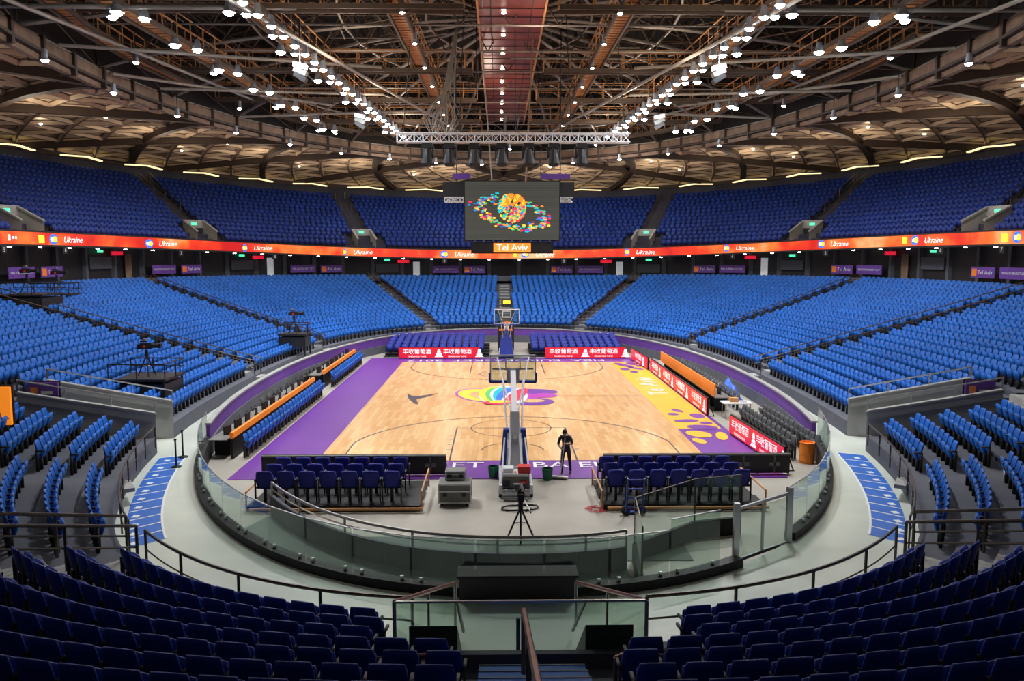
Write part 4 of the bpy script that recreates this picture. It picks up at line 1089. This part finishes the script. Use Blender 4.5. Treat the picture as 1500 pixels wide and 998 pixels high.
for i in range(36):
    if i % 9 in (0, 1, 4, 5, 8): catwalk(rp(2*math.pi*i/36, .9, 18.0), rp(2*math.pi*(i+1)/36, .9, 18.0), .7)
ck.obj('catwalk')
du = MB(); du.box((.05, -1, 19.5), (3.1, 56, 1.0), 'duct')
for x in (-1.5, 1.6): du.box((x, -1, 18.95), (.09, 56, .12), 'wood')
for x in (-.9, 1.0): du.box((x, -1, 18.985), (.05, 56, .03), 'brown')
for i in range(40): du.box((.05, -28.4+i*1.4, 18.985), (3.1, .04, .03), 'brown')
for i in range(14):
    y = -25+i*3.9; du.lathe((-.3, y, 18.9), [(.0, .08), (.07, .08), (.11, 0), (.0, -.03)], 'lampw', 10)
du.obj('air_duct')

lm = MB()
def can(x, y, z, k='lamp', r_=.2, drop=.6):
    lm.lathe((x, y, z), [(.04, .5), (.12, .45), (r_*1.0, .1), (r_*1.25, 0)], 'shade', 10)
    lm.lathe((x, y, z), [(r_, .02), (r_*.9, -r_*.35), (r_*.5, -r_*.6), (0, -r_*.7)], k, 10); lm.tube((x, y, z+.45), (x, y, z+.5+drop), .02, 'blackm', 4)
for sx in (-1, 1):
    for i in range(24):
        y = -14+38*i/23; x = 10.3-1.9*i/23; can(sx*x, y, 17.35, 'lamp', .17)
        if i % 2 == 0: can(sx*(x+.6), y+.5, 17.5, 'lamp', .17)
        if i % 4 == 2: can(sx*(x+1.2), y+.2, 17.5, 'lamp', .2)
    for i in range(8):
        y = -16+5.2*i; x = 15.9-.25*i; can(sx*x, y, 17.4, 'lamp', .22); can(sx*(x-.7), y+.9, 17.4, 'lamp', .2)
        if i % 2: can(sx*(x+.5), y+.7, 17.4, 'lamp', .18)
    for i in range(8): can(sx*4.6, -14+i*5.2, 18.0, 'lampw', .1)
lm.obj('ceiling_floodlights')
lm = MB()
for i in range(30):
    th_ = 2*math.pi*i/30; p = rp(th_, .965, 16.3); can(p.x, p.y, p.z, 'lamp', .15, .9)
    p = rp(th_+.08, .86, 17.3)
    if i % 2: can(p.x, p.y, p.z, 'lamp', .13, .9)
for i in range(0, NA, 4):
    for j in (2.5, 4.5):
        p = cp_(i+.5, j)-Vector((0, 0, .15)); lm.lathe(p, [(0, 0), (.10, 0.02), (.12, .1)], 'lampw', 8)
lm.obj('high_bay_lamps')
b = MB()
for (x, y, z) in ((-8.4, 3, 15.6), (8.6, 3, 15.6), (-9.6, -6, 16.4), (9.6, -6, 16.4)):
    for k in range(3): b.box((x, y, z-k*.25), (.6, .4, .22), ('whitem', 'case', 'black')[k], Matrix.Rotation(rad(12+10*k)*(1 if x < 0 else -1), 3, 'Y'))
    b.tube((x, y, z+.1), (x, y, 18.5), .03, 'blackm', 4)
b.obj('loudspeaker_array')

# ------------------------------------------------------------------ lights
def spot(p, tgt, e, ang=110, col=(.96, .97, 1), r_=.3, blend=.6):
    l = bpy.data.lights.new('floodlight', 'SPOT'); l.energy = e; l.spot_size = rad(ang); l.spot_blend = blend; l.color = col; l.shadow_soft_size = r_
    o = bpy.data.objects.new('floodlight', l); coll.objects.link(o); o.location = p; d = Vector(tgt)-Vector(p); o.rotation_euler = d.to_track_quat('-Z', 'Y').to_euler()
for sx in (-1, 1):
    for i in range(6):
        y = -13+6.8*i; spot((sx*(10.0-.3*i), y, 17.0), (sx*3, y, 0), 3700, 115)
        if i < 5: spot((sx*(14.5), y+2, 17.0), (sx*22, y+6, 4), 2900, 105)
for x in (-8, 0, 8): spot((x, 24, 17.3), (x*1.6, 38, 3), 2900, 105)
for sx in (-1, 1): spot((sx*8, -14, 17.0), (sx*13, -21, 0), 4200, 95)
def point(p, e, col=(1, .8, .6), r_=.3):
    l = bpy.data.lights.new('lamp_spill', 'POINT'); l.energy = e; l.color = col; l.shadow_soft_size = r_
    o = bpy.data.objects.new('lamp_spill', l); coll.objects.link(o); o.location = p
for sx in (-1, 1):
    for y in (-14, -3, 8, 19, 29): point((sx*8, y, 16.9), 330, (1, .82, .64))
    point((sx*1.2, -6 if sx > 0 else 10, 17.2), 140, (1, .8, .65))
for i in range(20):
    p = cp_((i+.5)*NA/20, 2.8)-Vector((0, 0, 2.4))
    if p.y > -22: point(p, 430, (1, .84, .66), .4)
w = bpy.data.worlds.new('world'); scene.world = w; w.use_nodes = True
w.node_tree.nodes['Background'].inputs[0].default_value = (.02, .02, .03, 1)
scene.view_settings.view_transform = 'Standard'

# ------------------------------------------------------------------ camera
cam = bpy.data.cameras.new('camera'); cam.lens = 1200/1500*36; cam.sensor_width = 36; cam.clip_end = 400; cam.clip_start = .05
co = bpy.data.objects.new('camera', cam); coll.objects.link(co); co.location = (-.54, -44.7, 8.0)
co.rotation_euler = (rad(90-6.23), 0, rad(-.907)); scene.camera = co
